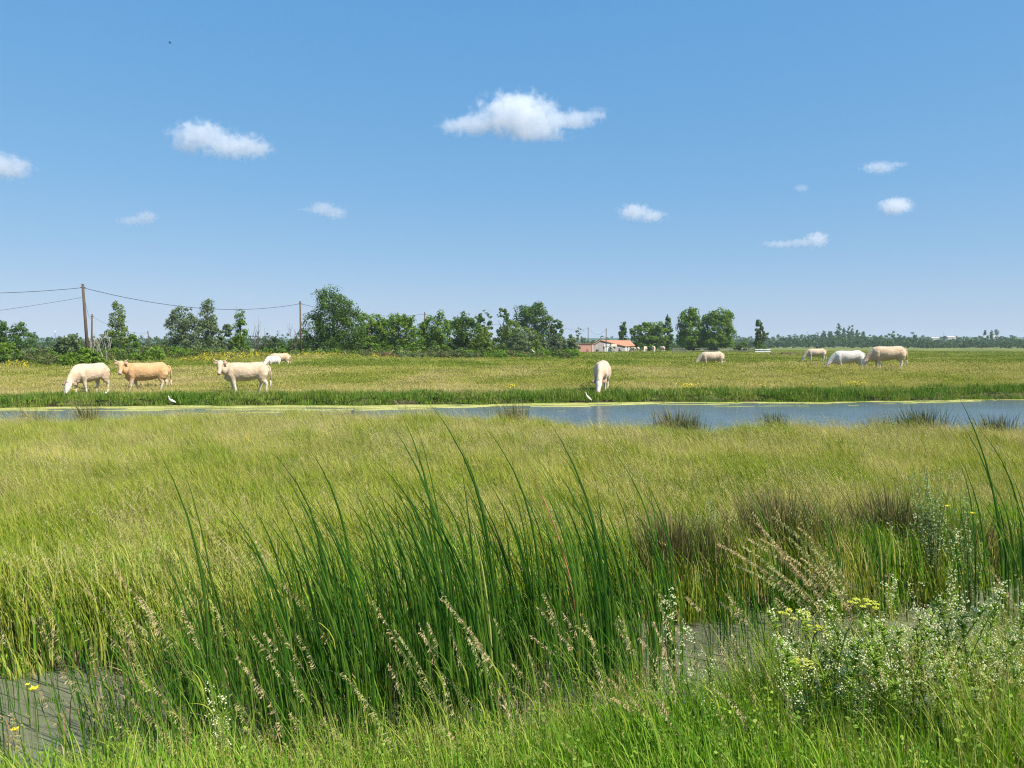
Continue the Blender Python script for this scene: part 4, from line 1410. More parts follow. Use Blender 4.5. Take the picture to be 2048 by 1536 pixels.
GC = "cream cattle on the pasture"
make_cow("cream cow grazing at the shore, farthest left, head down by the water", cow_at(180, 33.3), R(255), H_cream, 'graze', R(8), .95, GC, (.10, -.14, .18, -.14))
make_cow("tan brown cow with white shanks facing the camera, between two cream ones", cow_at(294, 34.4), R(200), H_tan, 'up', R(84), .95, GC, (-.12, .20, -.10, .14))
make_cow("cream cow standing side-on with its horned head turned to camera, tail hanging", cow_at(493, 33.4), R(194), H_cream, 'up', R(82), .97, GC, (.12, -.12, .22, -.16), tail=True)
make_cow("tan backed cow grazing far off, partly behind a white one", cow_at(560, 73, -.12), R(192), H_buff, 'graze', 0, .95, GC, (.1, -.05, .05, -.12))
make_cow("white cow in front of the tan backed one, far behind the standing cream cow", cow_at(546, 69, -.12), R(245), H_white, 'graze', 0, .84, GC)
make_cow("cream cow facing straight at the camera, head down at the pond beside an egret", cow_at(1204, 34.3, .02), R(258), H_cream, 'graze', R(-2), .98, GC, (.06, -.08, .05, -.05))
make_cow("pale cow grazing alone in front of the rail fence", cow_at(1424, 64), R(176), H_cream, 'graze', 0, .98, GC, (.05, -.1, .08, -.1))
make_cow("pale cow grazing with its rump to the right, smallest of the three on the right", cow_at(1632, 82, .28), R(172), H_cream, 'graze', 0, 1.0, GC)
make_cow("pure white cow in the middle of the three on the right", cow_at(1697, 52, -.10), R(170), H_white, 'graze', 0, 1.02, GC, (.05, -.1, .08, -.1))
make_cow("big buff bull-like cow at the right end of the herd", cow_at(1776, 50, .10), R(168), H_buff, 'graze', 0, 1.10, GC, (.05, -.1, -.08, .1), fat=1.08)
GF = "cream cattle in the shade beside the farm"
first = make_cow("cream cow seen end-on under the broad tree, nearest to the fence", cow_at(1307, 196, .25), R(268), H_cream, 'graze', 0, 1.1, GF, detail=False, voxel=.05)
for (px, D, hd, s_, lab) in [(1266, 198, 120, .95, "cream cow closest to the farm building under the trees"), (1276, 199, 80, 1.0, "cream cow second from the farm building under the trees"),
                             (1290, 196, 250, 1.1, "tall looking cream cow in the middle of the shaded group"), (1324, 194, 100, 1.12, "cream cow at the right end of the shaded group")]:
    c = copy_tree(first); c.location = cow_at(px, D, .2); c.rotation_euler = (0, 0, R(hd)); c.scale = (s_,) * 3; c['label'] = lab

# ------------------------------------------------------------------ birds
M_feather = plain("white_feathers", (.84, .82, .78), .8, .04)
M_bill = plain("yellow_bill", (.65, .42, .08), .5)
M_leg = plain("bird_leg", (.10, .10, .08), .6)


def egret(label, loc, rz, s_=1.0, upright=.3):
    root = empty("egret", loc, rz); root.scale = (s_,) * 3
    tag(root, label, "egret", "white egrets around the cattle")
    m = MB(); u = upright
    m.loft([((-.24, 0, .22 - .10 * u), .015, .01), ((-.14, 0, .25 - .05 * u), .05, .04), ((0, 0, .30), .075, .07), ((.12, 0, .34 + .08 * u), .06, .065), ((.19, 0, .38 + .12 * u), .035, .04),
            ((.22, 0, .44 + .12 * u), .024, .026), ((.22, 0, .50 + .13 * u), .022, .024), ((.25, 0, .54 + .13 * u), .028, .03), ((.29, 0, .55 + .13 * u), .016, .018)], 10, side=(0, 1, 0))
    me = remeshed(m, .012, 2); me.materials.append(M_feather); me.name = "body"
    b = bpy.data.objects.new("body", me); COL.objects.link(b); b.parent = root
    k = MB(); k.loft([((.28, 0, .548 + .13 * u), .011, .011), ((.37, 0, .535 + .13 * u), .002, .002)], 6); k.build("bill", M_bill, root)
    for sy in (-1, 1):
        l = MB(); l.loft([((.0, sy * .03, .27), .008, .008), ((-.02, sy * .03, .14), .006, .006), ((.01, sy * .03, 0), .006, .006)], 5); l.build("leg", M_leg, root)
    return root


egret("white egret crouching by the hind hooves of the cow at far left", (X_at(205, 31.5), 31.5, -.12), R(10), .72, 0)
egret("white egret on the shore grass between the tan and the side-on cow", (X_at(343, 30.6), 30.6, -.33), R(165), .70, .1)
p = at(1176, 798, 32.6)
egret("upright white egret beside the muzzle of the face-on cow", (p.x, 32.2, -.30), R(205), .60, 1.0)
egret("distant white bird among the scrub near the young poplar", cow_at(309, 88, .55), R(200), 1.1, .8)
egret("distant white bird on the scrub left of the pink shed", cow_at(1067, 130, .7), R(200), 1.1, .8)
# bird in flight
root = empty("flying_bird", at(340, 86, 90), R(20)); tag(root, "tiny dark bird flying high in the upper left sky", "bird")
m = MB(); m.smooth = True; m.loft([((-.18, 0, 0), .01, .01), ((-.05, 0, 0), .04, .035), ((.1, 0, 0), .035, .03), ((.2, 0, .01), .01, .01)], 8, side=(0, 1, 0)); m.build("body", M_leg, root)
for s_ in (-1, 1):
    m = MB(); m.add([(.06, s_ * .02, .02), (.08, s_ * .2, .09), (-.02, s_ * .42, .05), (-.08, s_ * .18, .06), (-.06, s_ * .02, .02), (.0, s_ * .2, .05)], [(0, 1, 5, 4), (1, 2, 3, 5), (4, 5, 3)])
    m.build("wing", M_leg, root)


# ------------------------------------------------------------------ rush tufts
def rush_tuft(loc, h, w_, n, mat, label, lean=.15, wd=.008, name="rush_tuft", cat="rushes", heads=True):
    root = empty(name, loc); tag(root, label, cat)
    m = MB()
    for _ in range(n):
        a = random.uniform(0, 6.283); r_ = abs(random.gauss(0, .5)) * w_ * .5
        b = (math.cos(a) * r_, math.sin(a) * r_ * .7, -.05)
        hh = h * random.uniform(.55, 1.05)
        sp_ = random.uniform(.0, .35) * hh
        m.blade(b, hh, (math.cos(a) * sp_ - lean * hh * random.uniform(.3, 1), math.sin(a) * sp_), wd * random.uniform(.7, 1.3), 4, 0, None, random.uniform(0, .12))
    m.build("stems", mat, root)['kind'] = 'stuff'
    if heads:
        f = MB()
        for _ in range(n // 6):
            a = random.uniform(0, 6.283); r_ = w_ * random.uniform(.1, .6)
            f.blob((math.cos(a) * r_ - lean * h * .6, math.sin(a) * r_ * .7, h * random.uniform(.7, .95)), (.012, .012, .022))
        f.build("seed_heads", M_dead, root)['kind'] = 'stuff'
    return root


def mead(px, Y, dz=0):
    x = X_at(px, Y); return (x, Y, hz(x, Y) + dz)


for (px, Y, h, w_, n, mt, lab) in [
    (1350, 16.1, .62, .75, 260, M_rushbrown, "grey brown rush tuft on the pond edge right of the cow's reflection"),
    (1385, 15.9, .50, .45, 160, M_rush, "bright green tuft attached to the grey brown rushes at pond edge"),
    (1552, 15.6, .50, .5, 200, M_rush, "fresh green sedge clump at the pond edge, centre right"),
    (1848, 15.6, .60, .95, 420, M_rush, "large domed dark green tuft on the pond edge at right"),
    (1995, 15.4, .46, .9, 300, M_rush, "green domed tuft on the pond edge by the right border"),
    (1762, 15.2, .36, .5, 160, M_rush, "low dark tuft left of the large domed one"),
    (1030, 18.6, .62, .7, 240, M_rushbrown, "brown rush tuft at the pond edge below the algae, centre"),
    (172, 16.6, .62, .45, 180, M_rushbrown, "brown rush tuft in the pond below the tan cow"),
    (62, 15.8, .55, .7, 150, M_rushbrown, "sparse dark rushes at the pond edge by the left border"),
    (700, 18.9, .40, .9, 140, M_rushbrown, "sparse brown rush fringe under the algae band left of centre"),
]:
    Y = float(pond_near(X_at(px, 18.0))) + random.uniform(.05, .3)
    rush_tuft((X_at(px, Y), Y, -.22), h * 1.05 + .42, w_ * 1.5, int(n * 1.8), mt, lab, .10, .016, heads=False)
for (px, Y, h, w_, n, mt, lab) in [
    (1350, 6.98, .78, .5, 600, M_rushbrown, "reddish brown rush tussock right of the cattail stand"),
    (1430, 7.05, .68, .5, 420, M_rushbrown, "dull brown rush tussock beside the reddish one"),
    (1560, 7.45, .85, .6, 700, M_rushbrown, "wide greyish brown tussock in the meadow behind the tan plumes"),
    (1650, 7.3, .72, .5, 420, M_rushbrown, "brown rush tussock behind the bending plumes"),
    (1790, 7.6, .78, .6, 600, M_rushbrown, "tall brown tussock left of the leafy grey green herb"),
    (1855, 7.6, .66, .45, 320, M_rush, "dark green rush tussock at the ditch corner"),
    (1960, 7.9, .72, .6, 420, M_rushbrown, "brownish tussock behind the right hand cattails"),
    (985, 6.9, .5, .3, 150, M_rushbrown, "pinkish brown tussock glimpsed within the cattail stand"),
    (440, 6.4, .48, .3, 130, M_rushbrown, "brown tussock behind the left cattails"),
]:
    rush_tuft(mead(px, Y, 0.0), h * 1.10, w_ * 1.35, int(n * 1.3), mt, lab, .12, .0095, heads=False)

# ------------------------------------------------------------------ cattails
def cat_leaf(h, lean, wd, drop=0.0, spread=(0, 0), ang=0.0, p=2.6):
    m = MB()
    m.smooth = True
    side = (math.cos(ang), math.sin(ang), 0)
    m.blade((spread[0], spread[1], -.05), h, (-lean * h + spread[0] * .6, spread[1] * 1.5), wd, 11, 0, None, drop, True, p, side)
    return m.mesh("leaf", M_cat)


def cattail_proto(n, dead=False):
    """height about 1; scaled when placed"""
    L = []
    for k in range(n):
        h = (1.0 if k == 0 else random.uniform(.62, .97))
        lean = random.uniform(.03, .30) if k else random.uniform(.10, .27)
        a = random.uniform(0, 6.283)
        L.append(cat_leaf(h, lean, random.uniform(.0078, .0102) if k == 0 else random.uniform(.0042, .0076), random.choice([0, 0, 0, .06, .14, .14, .35, .55]) if k else random.choice([0, .03, .08]), (math.cos(a) * .02, math.sin(a) * .02), random.uniform(-.5, .5), random.uniform(2.6, 4.8)))
    return L


protosC = [cattail_proto(random.randint(4, 7)) for _ in range(14)]


def cattail(x, Y, z, H, lean_rot, pi, label, group=None, side=1):
    root = empty("cattail", (x, Y, z), lean_rot)
    root.scale = (H * side, H, H)
    tag(root, label, "cattail", group)
    for me in protosC[pi]:
        o = bpy.data.objects.new("leaf", me); COL.objects.link(o); o.parent = root
    return root


def cattail_tip(px, py, label, group=None, pi=None, frac=None):
    """plant whose tallest leaf reaches about (px,py); it stands in the ditch"""
    pi = random.randrange(len(protosC)) if pi is None else pi
    v = protosC[pi][0].vertices[-1].co
    x_guess = X_at(px, 5.6) + .4
    fr = random.uniform(.15, .85) if frac is None else frac
    Y = float(ditch_near(x_guess) * (1 - fr) + ditch_far(x_guess) * fr)
    tip = at(px, py, Y)
    H = (tip.z - (WATER - .1)) / v.z
    H = min(max(H, .6), 2.5)
    return cattail(tip.x - v.x * H, Y, WATER - .1, H, random.uniform(-.25, .25), pi, label, group)


key = [(330, 893, "cattail with a long leaf arching left, leftmost of the tall ones"), (622, 888, "cattail with twin tips above the left part of the stand"),
       (500, 880, "cattail whose thin tip stands alone left of the twin tips"), (800, 818, "cattail leaf arching left over the meadow to the pond edge"),
       (838, 790, "tallest cattail leaf crossing the algae band"), (775, 835, "cattail with a sharply bent fine tip left of the tallest"),
       (955, 838, "cattail leaf drooping far left over the meadow right of centre"), (1088, 835, "tall cattail leaf reaching the pond edge right of centre"),
       (905, 865, "straight cattail leaf right of the tallest"), (1040, 872, "cattail leaf pointing up left between the two tall groups"),
       (1110, 895, "cattail in the right tall group just under the highest tip"), (1205, 882, "isolated slanting cattail leaf at the right of the stand"),
       (1215, 952, "short vertical cattail leaf right of the stand"), (1288, 960, "rightmost cattail of the main stand with yellowing edge"),
       (548, 930, "cattail with dark slender tip left of the twin tips"), (720, 905, "cattail tip standing between the twin tips and the tallest"),
       (1262, 955, "slim cattail beside the rightmost of the main stand"), (430, 975, "low dark cattail left of the stand centre")]
for (px, py, lab) in key:
    cattail_tip(px, py, lab)
for k in range(165):
    px = random.triangular(270, 1330, 800) if k % 2 else random.uniform(250, 1330)
    env = np.interp(px, [250, 400, 600, 800, 950, 1100, 1200, 1330], [1120, 1030, 960, 930, 940, 930, 980, 1020])
    py = env + abs(random.gauss(0, 85)) + 5
    zone = "left" if px < 600 else ("middle" if px < 970 else "right")
    hgt = "low" if py > env + 75 else "tall"
    cattail_tip(px, py, "%s dark green cattail in the %s third of the dense ditch stand" % (hgt, zone), "%s cattails in the %s third of the dense stand" % (hgt, zone))
GCr = "cattails by the right border"
for k in range(24):
    px = random.uniform(1880, 2110)
    py = random.choice([random.uniform(900, 1010), random.uniform(960, 1100)])
    cattail_tip(px, py, "dark green cattail in the loose stand by the right border", GCr, frac=random.uniform(.5, 1.0))
for (px, py, lab) in [(1912, 778, "cattail leaf crossing the pond at the right border, highest one"), (1930, 838, "cattail leaf rising beside the highest one at right"),
                      (1958, 845, "cattail leaf overlapping the pond edge by the right border"), (2003, 860, "thin upright cattail leaf nearest the right border")]:
    cattail_tip(px, py, lab, frac=.8)
GCm = "short cattails right of the main stand"
for px, py in [(1460, 930), (1490, 975), (1585, 955), (1600, 940), (1625, 985), (1500, 1010), (1540, 1040), (1690, 985), (1715, 1000), (1725, 1040), (1740, 1060), (1440, 1060), (1480, 1120), (1660, 1060), (1850, 1000), (1780, 1090)]:
    cattail_tip(px, py, "slender short cattail standing between the main stand and the white flowers", GCm, frac=random.uniform(.6, 1.05))
# reddish dying leaf
root = empty("dying_cattail", (X_at(1165, 5.5), 5.5, WATER - .05)); tag(root, "single rusty red dying cattail leaf in the right part of the stand", "cattail")
m = MB(); m.blade((0, 0, 0), 1.68, (-.42, 0), .014, 10, 0, .3, 0, True, 2.2, (1, .2, 0)); m.build("leaf", plain("rusty_leaf", (.36, .16, .07), .7), root)
root = empty("dying_cattail", (X_at(985, 5.0), 5.0, WATER - .05)); tag(root, "single pale yellow cattail leaf in the middle of the stand", "cattail")
m = MB(); m.blade((0, 0, 0), 1.45, (-.17, 0), .016, 10, 0, .3, 0, True, 2.6, (1, .1, 0)); m.build("leaf", leaf_mat("yellow_leaf", [(0, (.38, .42, .10)), (1, (.45, .42, .14))], tint=False, spread=.3), root)

# fallen dead leaves in the stand
m = MB()
for _ in range(900):
    px = random.uniform(200, 1380); x = X_at(px, 5.4); Y = float(ditch_near(x) + random.uniform(.2, 1) * (ditch_far(x) - ditch_near(x)))
    h = random.uniform(.15, .85)
    if random.random() < .55:
        px = random.gauss(random.choice([590, 600, 665, 680, 760, 850, 1010, 1100, 1270, 1290, 420, 480]), 16); x = X_at(px, 4.9)
        Y = float(ditch_near(x) + random.uniform(.05, .6)); h = random.uniform(.2, .6)
        m.blade((x, Y, WATER), h, (random.uniform(-.3, .12), random.uniform(-.2, .05)), random.uniform(.007, .013), 6, 0, None, random.uniform(.8, 1.7)); continue
    m.blade((x, Y, WATER), h, (random.uniform(-.3, .18), random.uniform(-.15, .1)), random.uniform(.006, .013), 5, 0, None, random.uniform(.2, 1.3))
tag(m.build("dead_leaves", M_dead), "dead straw coloured leaves bent between the cattail stems", "dead leaves", kind='stuff')
# floating scum and duckweed
m = MB()
for _ in range(700):
    x = random.uniform(-6, 6); t = random.random() ** .6
    Y = float(ditch_near(x) + t * (ditch_far(x) - ditch_near(x)))
    if vn(x * 1.6, Y * 2.2) < .5 and random.random() < .9: continue
    q = random.uniform(.004, .012); a = random.uniform(0, 3)
    m.add([(x - q * math.cos(a), Y - q * math.sin(a), WATER + .005), (x + q * .7, Y - q * .7, WATER + .005), (x + q * math.cos(a), Y + q * math.sin(a), WATER + .006), (x - q * .6, Y + q * .8, WATER + .005)], [(0, 1, 2, 3)])
tag(m.build("duckweed", M_plume3), "small flecks of duckweed and scum floating on the ditch water", "duckweed", kind='stuff')
# fine green reeds between the cattails
m = MB()
for _ in range(2300):
    px = random.uniform(-40, 1800); x = X_at(px, 5.2); t = random.random()
    if px < 330 and random.random() < .7: continue
    if px > 1270 and random.random() < (.9 if px < 1490 else .35): continue
    Y = float(ditch_near(x) + t * (ditch_far(x) - ditch_near(x)))
    h = random.uniform(.35, 1.0)
    m.blade((x, Y, WATER - .03), h, (-h * random.uniform(.05, .3), random.uniform(-.06, .06)), random.uniform(.006, .012), 5, 0, None, 0, False, 2.2)
tag(m.build("young_reeds", M_cat), "thin young green reed blades standing in the ditch water", "reeds", kind='stuff')
m = MB()
for _ in range(1700):
    px = random.uniform(330, 1290); x = X_at(px, 5.4); t = random.random()
    Y = float(ditch_near(x) + t * (ditch_far(x) - ditch_near(x)))
    h = random.uniform(.25, .85)
    m.blade((x, Y, WATER - .03), h, (-h * random.uniform(-.1, .4), random.uniform(-.1, .1)), random.uniform(.006, .011), 5, 0, None, random.choice([0, .1, .4]), False, 2.2)
tag(m.build("light_reeds", M_bank2), "bright yellow green new blades between the dark cattail leaves", "reeds", kind='stuff')


# ------------------------------------------------------------------ plumes of reed grass
def plume(loc, h, lean, label, group=None, L=.46, dens=520, mat=None, name="reed_grass"):
    root = empty(name, loc); tag(root, label, "grass plume", group)
    tw = random.uniform(-.06, .06); cv = random.uniform(1.15, 1.75); dr = random.uniform(.03, .10)

    def path(t):
        return Vector((-lean * t ** cv, tw * t * t, h * t - dr * h * t ** 4))
    s_ = MB()
    s_.loft([(path(k / 9), .0024 * (1.15 - k / 9), .0024 * (1.15 - k / 9)) for k in range(10)], 5, side=(0, 1, 0)); s_.build("stem", M_stem, root)
    f = MB()
    tl = math.sqrt(h * h + lean * lean)
    t0 = 1 - L / tl
    droopy = random.uniform(.3, 1.2)
    nb = max(12, int(L * 85))
    for k in range(nb):
        t = t0 + (1.03 - t0) * k / nb
        c = path(t)
        bl = (.020 + .045 * L) * (1.15 - (k / nb)) * random.uniform(.6, 1.3)
        a = random.uniform(-1.2, 1.2)
        d = Vector((-.7 * lean / h * 1.0, math.sin(a) * .7, .25 - droopy * .6)).normalized()
        e = c + d * bl
        f.loft([(c, .0006, .0006), (e, .0005, .0005)], 3)
        for _ in range(max(2, int(dens / nb))):
            u = random.random()
            q = c.lerp(e, u) + Vector((random.gauss(0, .003), random.gauss(0, .003), random.gauss(0, .003) - .004 * droopy))
            dd = (d + Vector((random.uniform(-.4, .2), random.uniform(-.5, .5), random.uniform(-.8, .3)))).normalized() * random.uniform(.004, .0075)
            g_ = Vector((random.uniform(-1, 1), random.uniform(-1, 1), random.uniform(-1, 1))).normalized() * .0023
            f.add([q - dd, q + g_, q + dd, q - g_], [(0, 1, 2, 3)])
    f.build("panicle", mat or random.choice([M_plume, M_plume, M_plume2, M_plume3]), root)
    for k in range(2):
        b = MB(); t = random.uniform(.1, .5); p_ = path(t)
        b.blade(tuple(p_), h * .3, (-h * random.uniform(.1, .25), random.uniform(-.1, .1)), .008, 5, 0, None, .3); b.build("leaf", M_meadow, root)
    return root


def tip_plume(px, py, Y, h, lean, label, group=None, **k):
    t = at(px, py, Y)
    return plume((t.x + lean, Y, t.z - h * .94), h, lean, label, group, **k)


for (px, py, Y, h, ln, lab) in [(1548, 1036, 4.35, 1.05, .72, "tan plume bending left, topmost of the arching cluster"), (1505, 1076, 4.3, .98, .80, "tan plume second from the top of the arching cluster"),
                                (1450, 1082, 4.4, .96, .92, "pale arching plume reaching farthest left in the cluster"), (1478, 1122, 4.2, .88, .80, "greenish plume low at the left of the arching cluster"),
                                (1560, 1100, 4.25, .92, .62, "plume in the middle of the arching cluster"), (1602, 1056, 4.4, 1.0, .55, "plume at the right of the arching cluster"),
                                (1310, 1240, 4.0, .75, .18, "cream plume drooping over the ditch water near the white spike"), (1545, 1190, 4.2, .7, .3, "drooping straw plume just above the yellow umbels"),
                                (1640, 1130, 4.4, .95, .45, "thin straw plume right of the arching cluster"), (1720, 1330, 3.7, .6, .35, "reddish plume leaning left above the bright grass at lower right"),
                                (60, 1245, 4.3, .95, .5, "rusty plume arching left at the left border"), (170, 1190, 4.4, 1.0, .6, "rusty plume rising over the ditch bank at left"),
                                (235, 1150, 4.5, 1.0, .6, "pale rusty plume in the left foreground"), (885, 1205, 4.2, .85, .45, "pale open plume in front of the cattail stand"),
                                (790, 1270, 4.0, .75, .35, "straw plume in front of the cattail stand, below centre"), (475, 1320, 3.8, .7, .3, "straw plume over the ditch water left of centre"),
                                (690, 1345, 3.7, .6, .3, "short straw plume at the lower middle"), (1215, 1350, 3.6, .6, .35, "thin arching plume right of the lower middle"),
                                (560, 1160, 4.6, .95, .5, "tan plume among the left cattails"), (1990, 1140, 4.6, .8, .3, "pale plume at the right border")]:
    tip_plume(px, py, Y, h, ln, lab, "feathery reed grass plumes")
for px, py in [(1520, 1060), (1490, 1100), (1535, 1080), (1580, 1075), (1545, 1130), (1610, 1110), (1590, 1150), (1625, 1090)]:
    x_ = X_at(px, 4.3)
    tip_plume(px, py, 4.3, .95 - (py - 1060) * .0026, X_at(1765 + random.uniform(-25, 25), 4.3) - x_, "tan plume on a long slanting stem inside the arching cluster", "plumes of the arching cluster", L=.40)
GPl = "small seed heads over the near bank"
for k in range(150):
    px = random.uniform(-20, 2070); py = random.uniform(1180, 1480)
    if 1550 < px and py < 1250: continue
    tip_plume(px, py, random.uniform(3.2, 4.1), random.uniform(.45, .8), random.uniform(.12, .4), "thin straw coloured seed head nodding left over the near bank", GPl, L=random.uniform(.08, .24), dens=90)


# ------------------------------------------------------------------ white flowering bedstraw and herbs
def bedstraw_mesh(h=.7, side=12, flowers=1.0):
    m = MB()
    lean = random.uniform(.05, .3) * h
    P_ = lambda t: Vector((-lean * t * t, random.uniform(-.002, .002), h * t))
    m.loft([(P_(t / 5), .0022, .0022) for t in range(6)], 4, 0, side=(0, 1, 0))
    for k in range(side):
        t = random.uniform(.2, 1.0); b = P_(t); a = random.uniform(0, 6.28)
        for _ in range(5):
            aa = a + random.uniform(-2, 2)
            m.blade(b, .02, (math.cos(aa) * .045, math.sin(aa) * .045), .012, 2, 0)
        if t > .45 and random.random() < .65:
            r_ = .075 * (1.15 - t) + .012
            tip = b + Vector((math.cos(a) * r_, math.sin(a) * r_, r_ * .8))
            m.loft([(b, .001, .001), (tip, .001, .001)], 3, 0)
            for _ in range(int(10 * flowers)):
                m.blob(tip + Vector((random.gauss(0, .009), random.gauss(0, .009), random.gauss(0, .014))), random.uniform(.0028, .0054), 1)
    return m.mesh("bedstraw", [M_herb, M_white])


prW = [bedstraw_mesh(random.uniform(.5, .78), 22) for _ in range(6)]
Pw = []
for k in range(200):
    px = random.triangular(1520, 2130, 2000); Y = random.uniform(3.4, 5.2)
    x = X_at(px, Y)
    if Y > ditch_near(x) + .1: continue
    Pw.append((x, Y, 1))
do_scatter("white_bedstraw", np.array(Pw), prW, "mass of small creamy white flowers on the near bank at lower right", "wildflowers", lambda x, y: np.full(len(x), .5), .55, 1.25, rz=3.1)


def flower_spike(px, py, Y, h, label, n=1):
    t = at(px, py, Y)
    root = empty("white_flower_spike", (t.x + .03, Y, t.z - h)); tag(root, label, "wildflower")
    s_ = MB(); f = MB()
    s_.loft([((.0, 0, 0), .003, .003), ((.02, 0, h * .5), .0025, .0025), ((-.03, 0, h), .0015, .0015)], 5, side=(0, 1, 0))
    for k in range(26):
        tt = random.uniform(.3, 1); a = random.uniform(0, 6.28)
        c = Vector((-.03 * tt + math.cos(a) * .03, math.sin(a) * .03, h * tt))
        for _ in range(6):
            f.blob(c + Vector((random.gauss(0, .009), random.gauss(0, .009), random.gauss(0, .009))), random.uniform(.003, .0062))
        s_.blade((0, 0, h * tt * .8), .03, (math.cos(a) * .05, math.sin(a) * .05), .01, 2)
    s_.build("stem", M_herb, root); f.build("blossom", M_white, root)


for (px, py, Y, h, lab) in [(1335, 1170, 4.3, .85, "creamy white flower spike standing over the ditch right of the cattails"), (1372, 1255, 4.2, .7, "white flower spike just right of the taller one over the ditch"),
                            (1412, 1290, 4.0, .55, "short white flower spike at the right of the pair over the ditch"), (432, 1360, 3.6, .5, "white flower spike at the lower left in front of the ditch water"),
                            (1830, 1165, 4.5, .7, "white flower spike left of the mass of bedstraw"), (1905, 1060, 4.9, .8, "tall white flower spike rising above the bedstraw"),
                            (1780, 1150, 4.6, .7, "white flower spike at the dark ditch corner")]:
    flower_spike(px, py, Y, h, lab)


def umbel(px, py, Y, h, label, lean=.12, s_=1.0):
    t = at(px, py, Y)
    root = empty("umbel_flower", (t.x - lean, Y, t.z - h)); tag(root, label, "wildflower")
    m = MB(); m.smooth = True
    m.loft([((0, 0, 0), .006, .006), ((.0, 0, h * .4), .005, .005), ((lean * .35, 0, h * .75), .0045, .0045), ((lean * .9, 0, h * .96), .004, .004)], 8, side=(0, 1, 0))
    for k in range(11):
        a = k * 2.4; r_ = (.018 + .055 * math.sqrt(k / 11)) * s_
        tip = Vector((lean + math.cos(a) * r_, math.sin(a) * r_, h + .004 * (11 - k) / 3))
        m.loft([((lean * .9, 0, h * .96), .0015, .0015), (tip, .001, .001)], 4, side=(0, 1, 0))
        f = MB()
        for q in range(22):
            rr = .017 * math.sqrt(random.random()) * s_; aa = random.uniform(0, 6.28)
            f.blob(tip + Vector((math.cos(aa) * rr, math.sin(aa) * rr, .006 - rr * rr * 12 + random.uniform(0, .004))), .0038 * s_)
        f.build("floret_cluster", M_umbel, root)
    m.build("stem", M_stem, root)


umbel(1728, 1210, 3.9, .62, "yellow umbel flower on a curved dark green stem above the near bank", .14)
umbel(1592, 1232, 4.0, .5, "flat yellow umbel flower left of the one with the curved stem", .05, 1.1)
umbel(1630, 1262, 4.0, .45, "lower small yellow green umbel beside the flat one", .03, .8)
umbel(1606, 1330, 3.8, .36, "smallest yellow green umbel lowest on the left", .02, .8)


def buttercup(px, py, Y, h, label, r_=.016):
    t = at(px, py, Y)
    root = empty("buttercup", (t.x, Y, t.z - h)); tag(root, label, "wildflower")
    m = MB(); m.loft([((.02, 0, 0), .002, .002), ((0, 0, h), .0015, .0015)], 5, side=(0, 1, 0)); m.build("stem", M_stem, root)
    for k in range(5):
        a = k * 1.2566; c = Vector((math.cos(a), math.sin(a), 0)); n_ = Vector((-c.y, c.x, 0))
        p_ = MB(); b = Vector((0, 0, h))
        p_.add([b, b + c * r_ * .6 - n_ * r_ * .5 + Vector((0, 0, r_ * .4)), b + c * r_ * 1.1 + Vector((0, 0, r_ * .8)), b + c * r_ * .6 + n_ * r_ * .5 + Vector((0, 0, r_ * .4))], [(0, 1, 2, 3)])
        p_.build("petal", M_yellow, root)


buttercup(68, 1381, 3.8, .42, "bright yellow open flower over the ditch water at lower left", .024)
buttercup(55, 1371, 3.85, .42, "smaller yellow bud beside the bright open flower at left", .012)
for (px, py, lab) in [(1895, 1014, "orange yellow flower at the foot of the grey green herb, left one"), (1945, 1028, "orange yellow flower at the foot of the grey green herb, right one"), (30, 1462, "yellow flower low at the left border")]:
    buttercup(px, py, 5.6 if px > 100 else 3.4, .5 if px > 100 else .3, lab, .018)


# grey green leafy herb at right
def herb(px, top, Y, w_, h, label, n=46, mat=M_greyherb):
    x = X_at(px, Y); g = hz(x, Y)
    zt = at(px, top, Y).z
    h = zt - g
    root = empty("leafy_herb", (x, Y, g)); tag(root, label, "plant")
    s_ = MB(); l = MB()
    for k in range(n):
        a = random.uniform(0, 6.28); r_ = random.uniform(0, w_)
        tip = Vector((math.cos(a) * r_ - .1, math.sin(a) * r_ * .6, h * random.uniform(.55, 1.0) * (1 - .35 * (r_ / w_) ** 2)))
        mid = Vector((tip.x * .35, tip.y * .35, tip.z * .5))
        s_.loft([((0, 0, 0), .004, .004), (mid, .003, .003), (tip, .001, .001)], 4, side=(0, 1, 0))
        for q in range(34):
            t = random.uniform(.35, 1)
            c = mid.lerp(tip, (t - .35) / .65)
            aa = random.uniform(0, 6.28); L_ = random.uniform(.016, .034)
            d = Vector((math.cos(aa), math.sin(aa), random.uniform(.1, .9))).normalized() * L_
            e = d.orthogonal().normalized() * L_ * .25
            l.add([c, c + d * .5 + e, c + d, c + d * .5 - e], [(0, 1, 2, 3)])
    s_.build("stems", M_stem, root)['kind'] = 'stuff'; l.build("leaves", mat, root)['kind'] = 'stuff'


herb(1885, 900, 7.2, .55, 1, "pale grey green leafy herb rising above the right hand cattails")
herb(1960, 950, 7.0, .30, 1, "second pale leafy herb, right of the larger one", 24)
herb(1440, 985, 7.6, .22, 1, "small pale leafy herb at the top of the brown tussocks", 14)


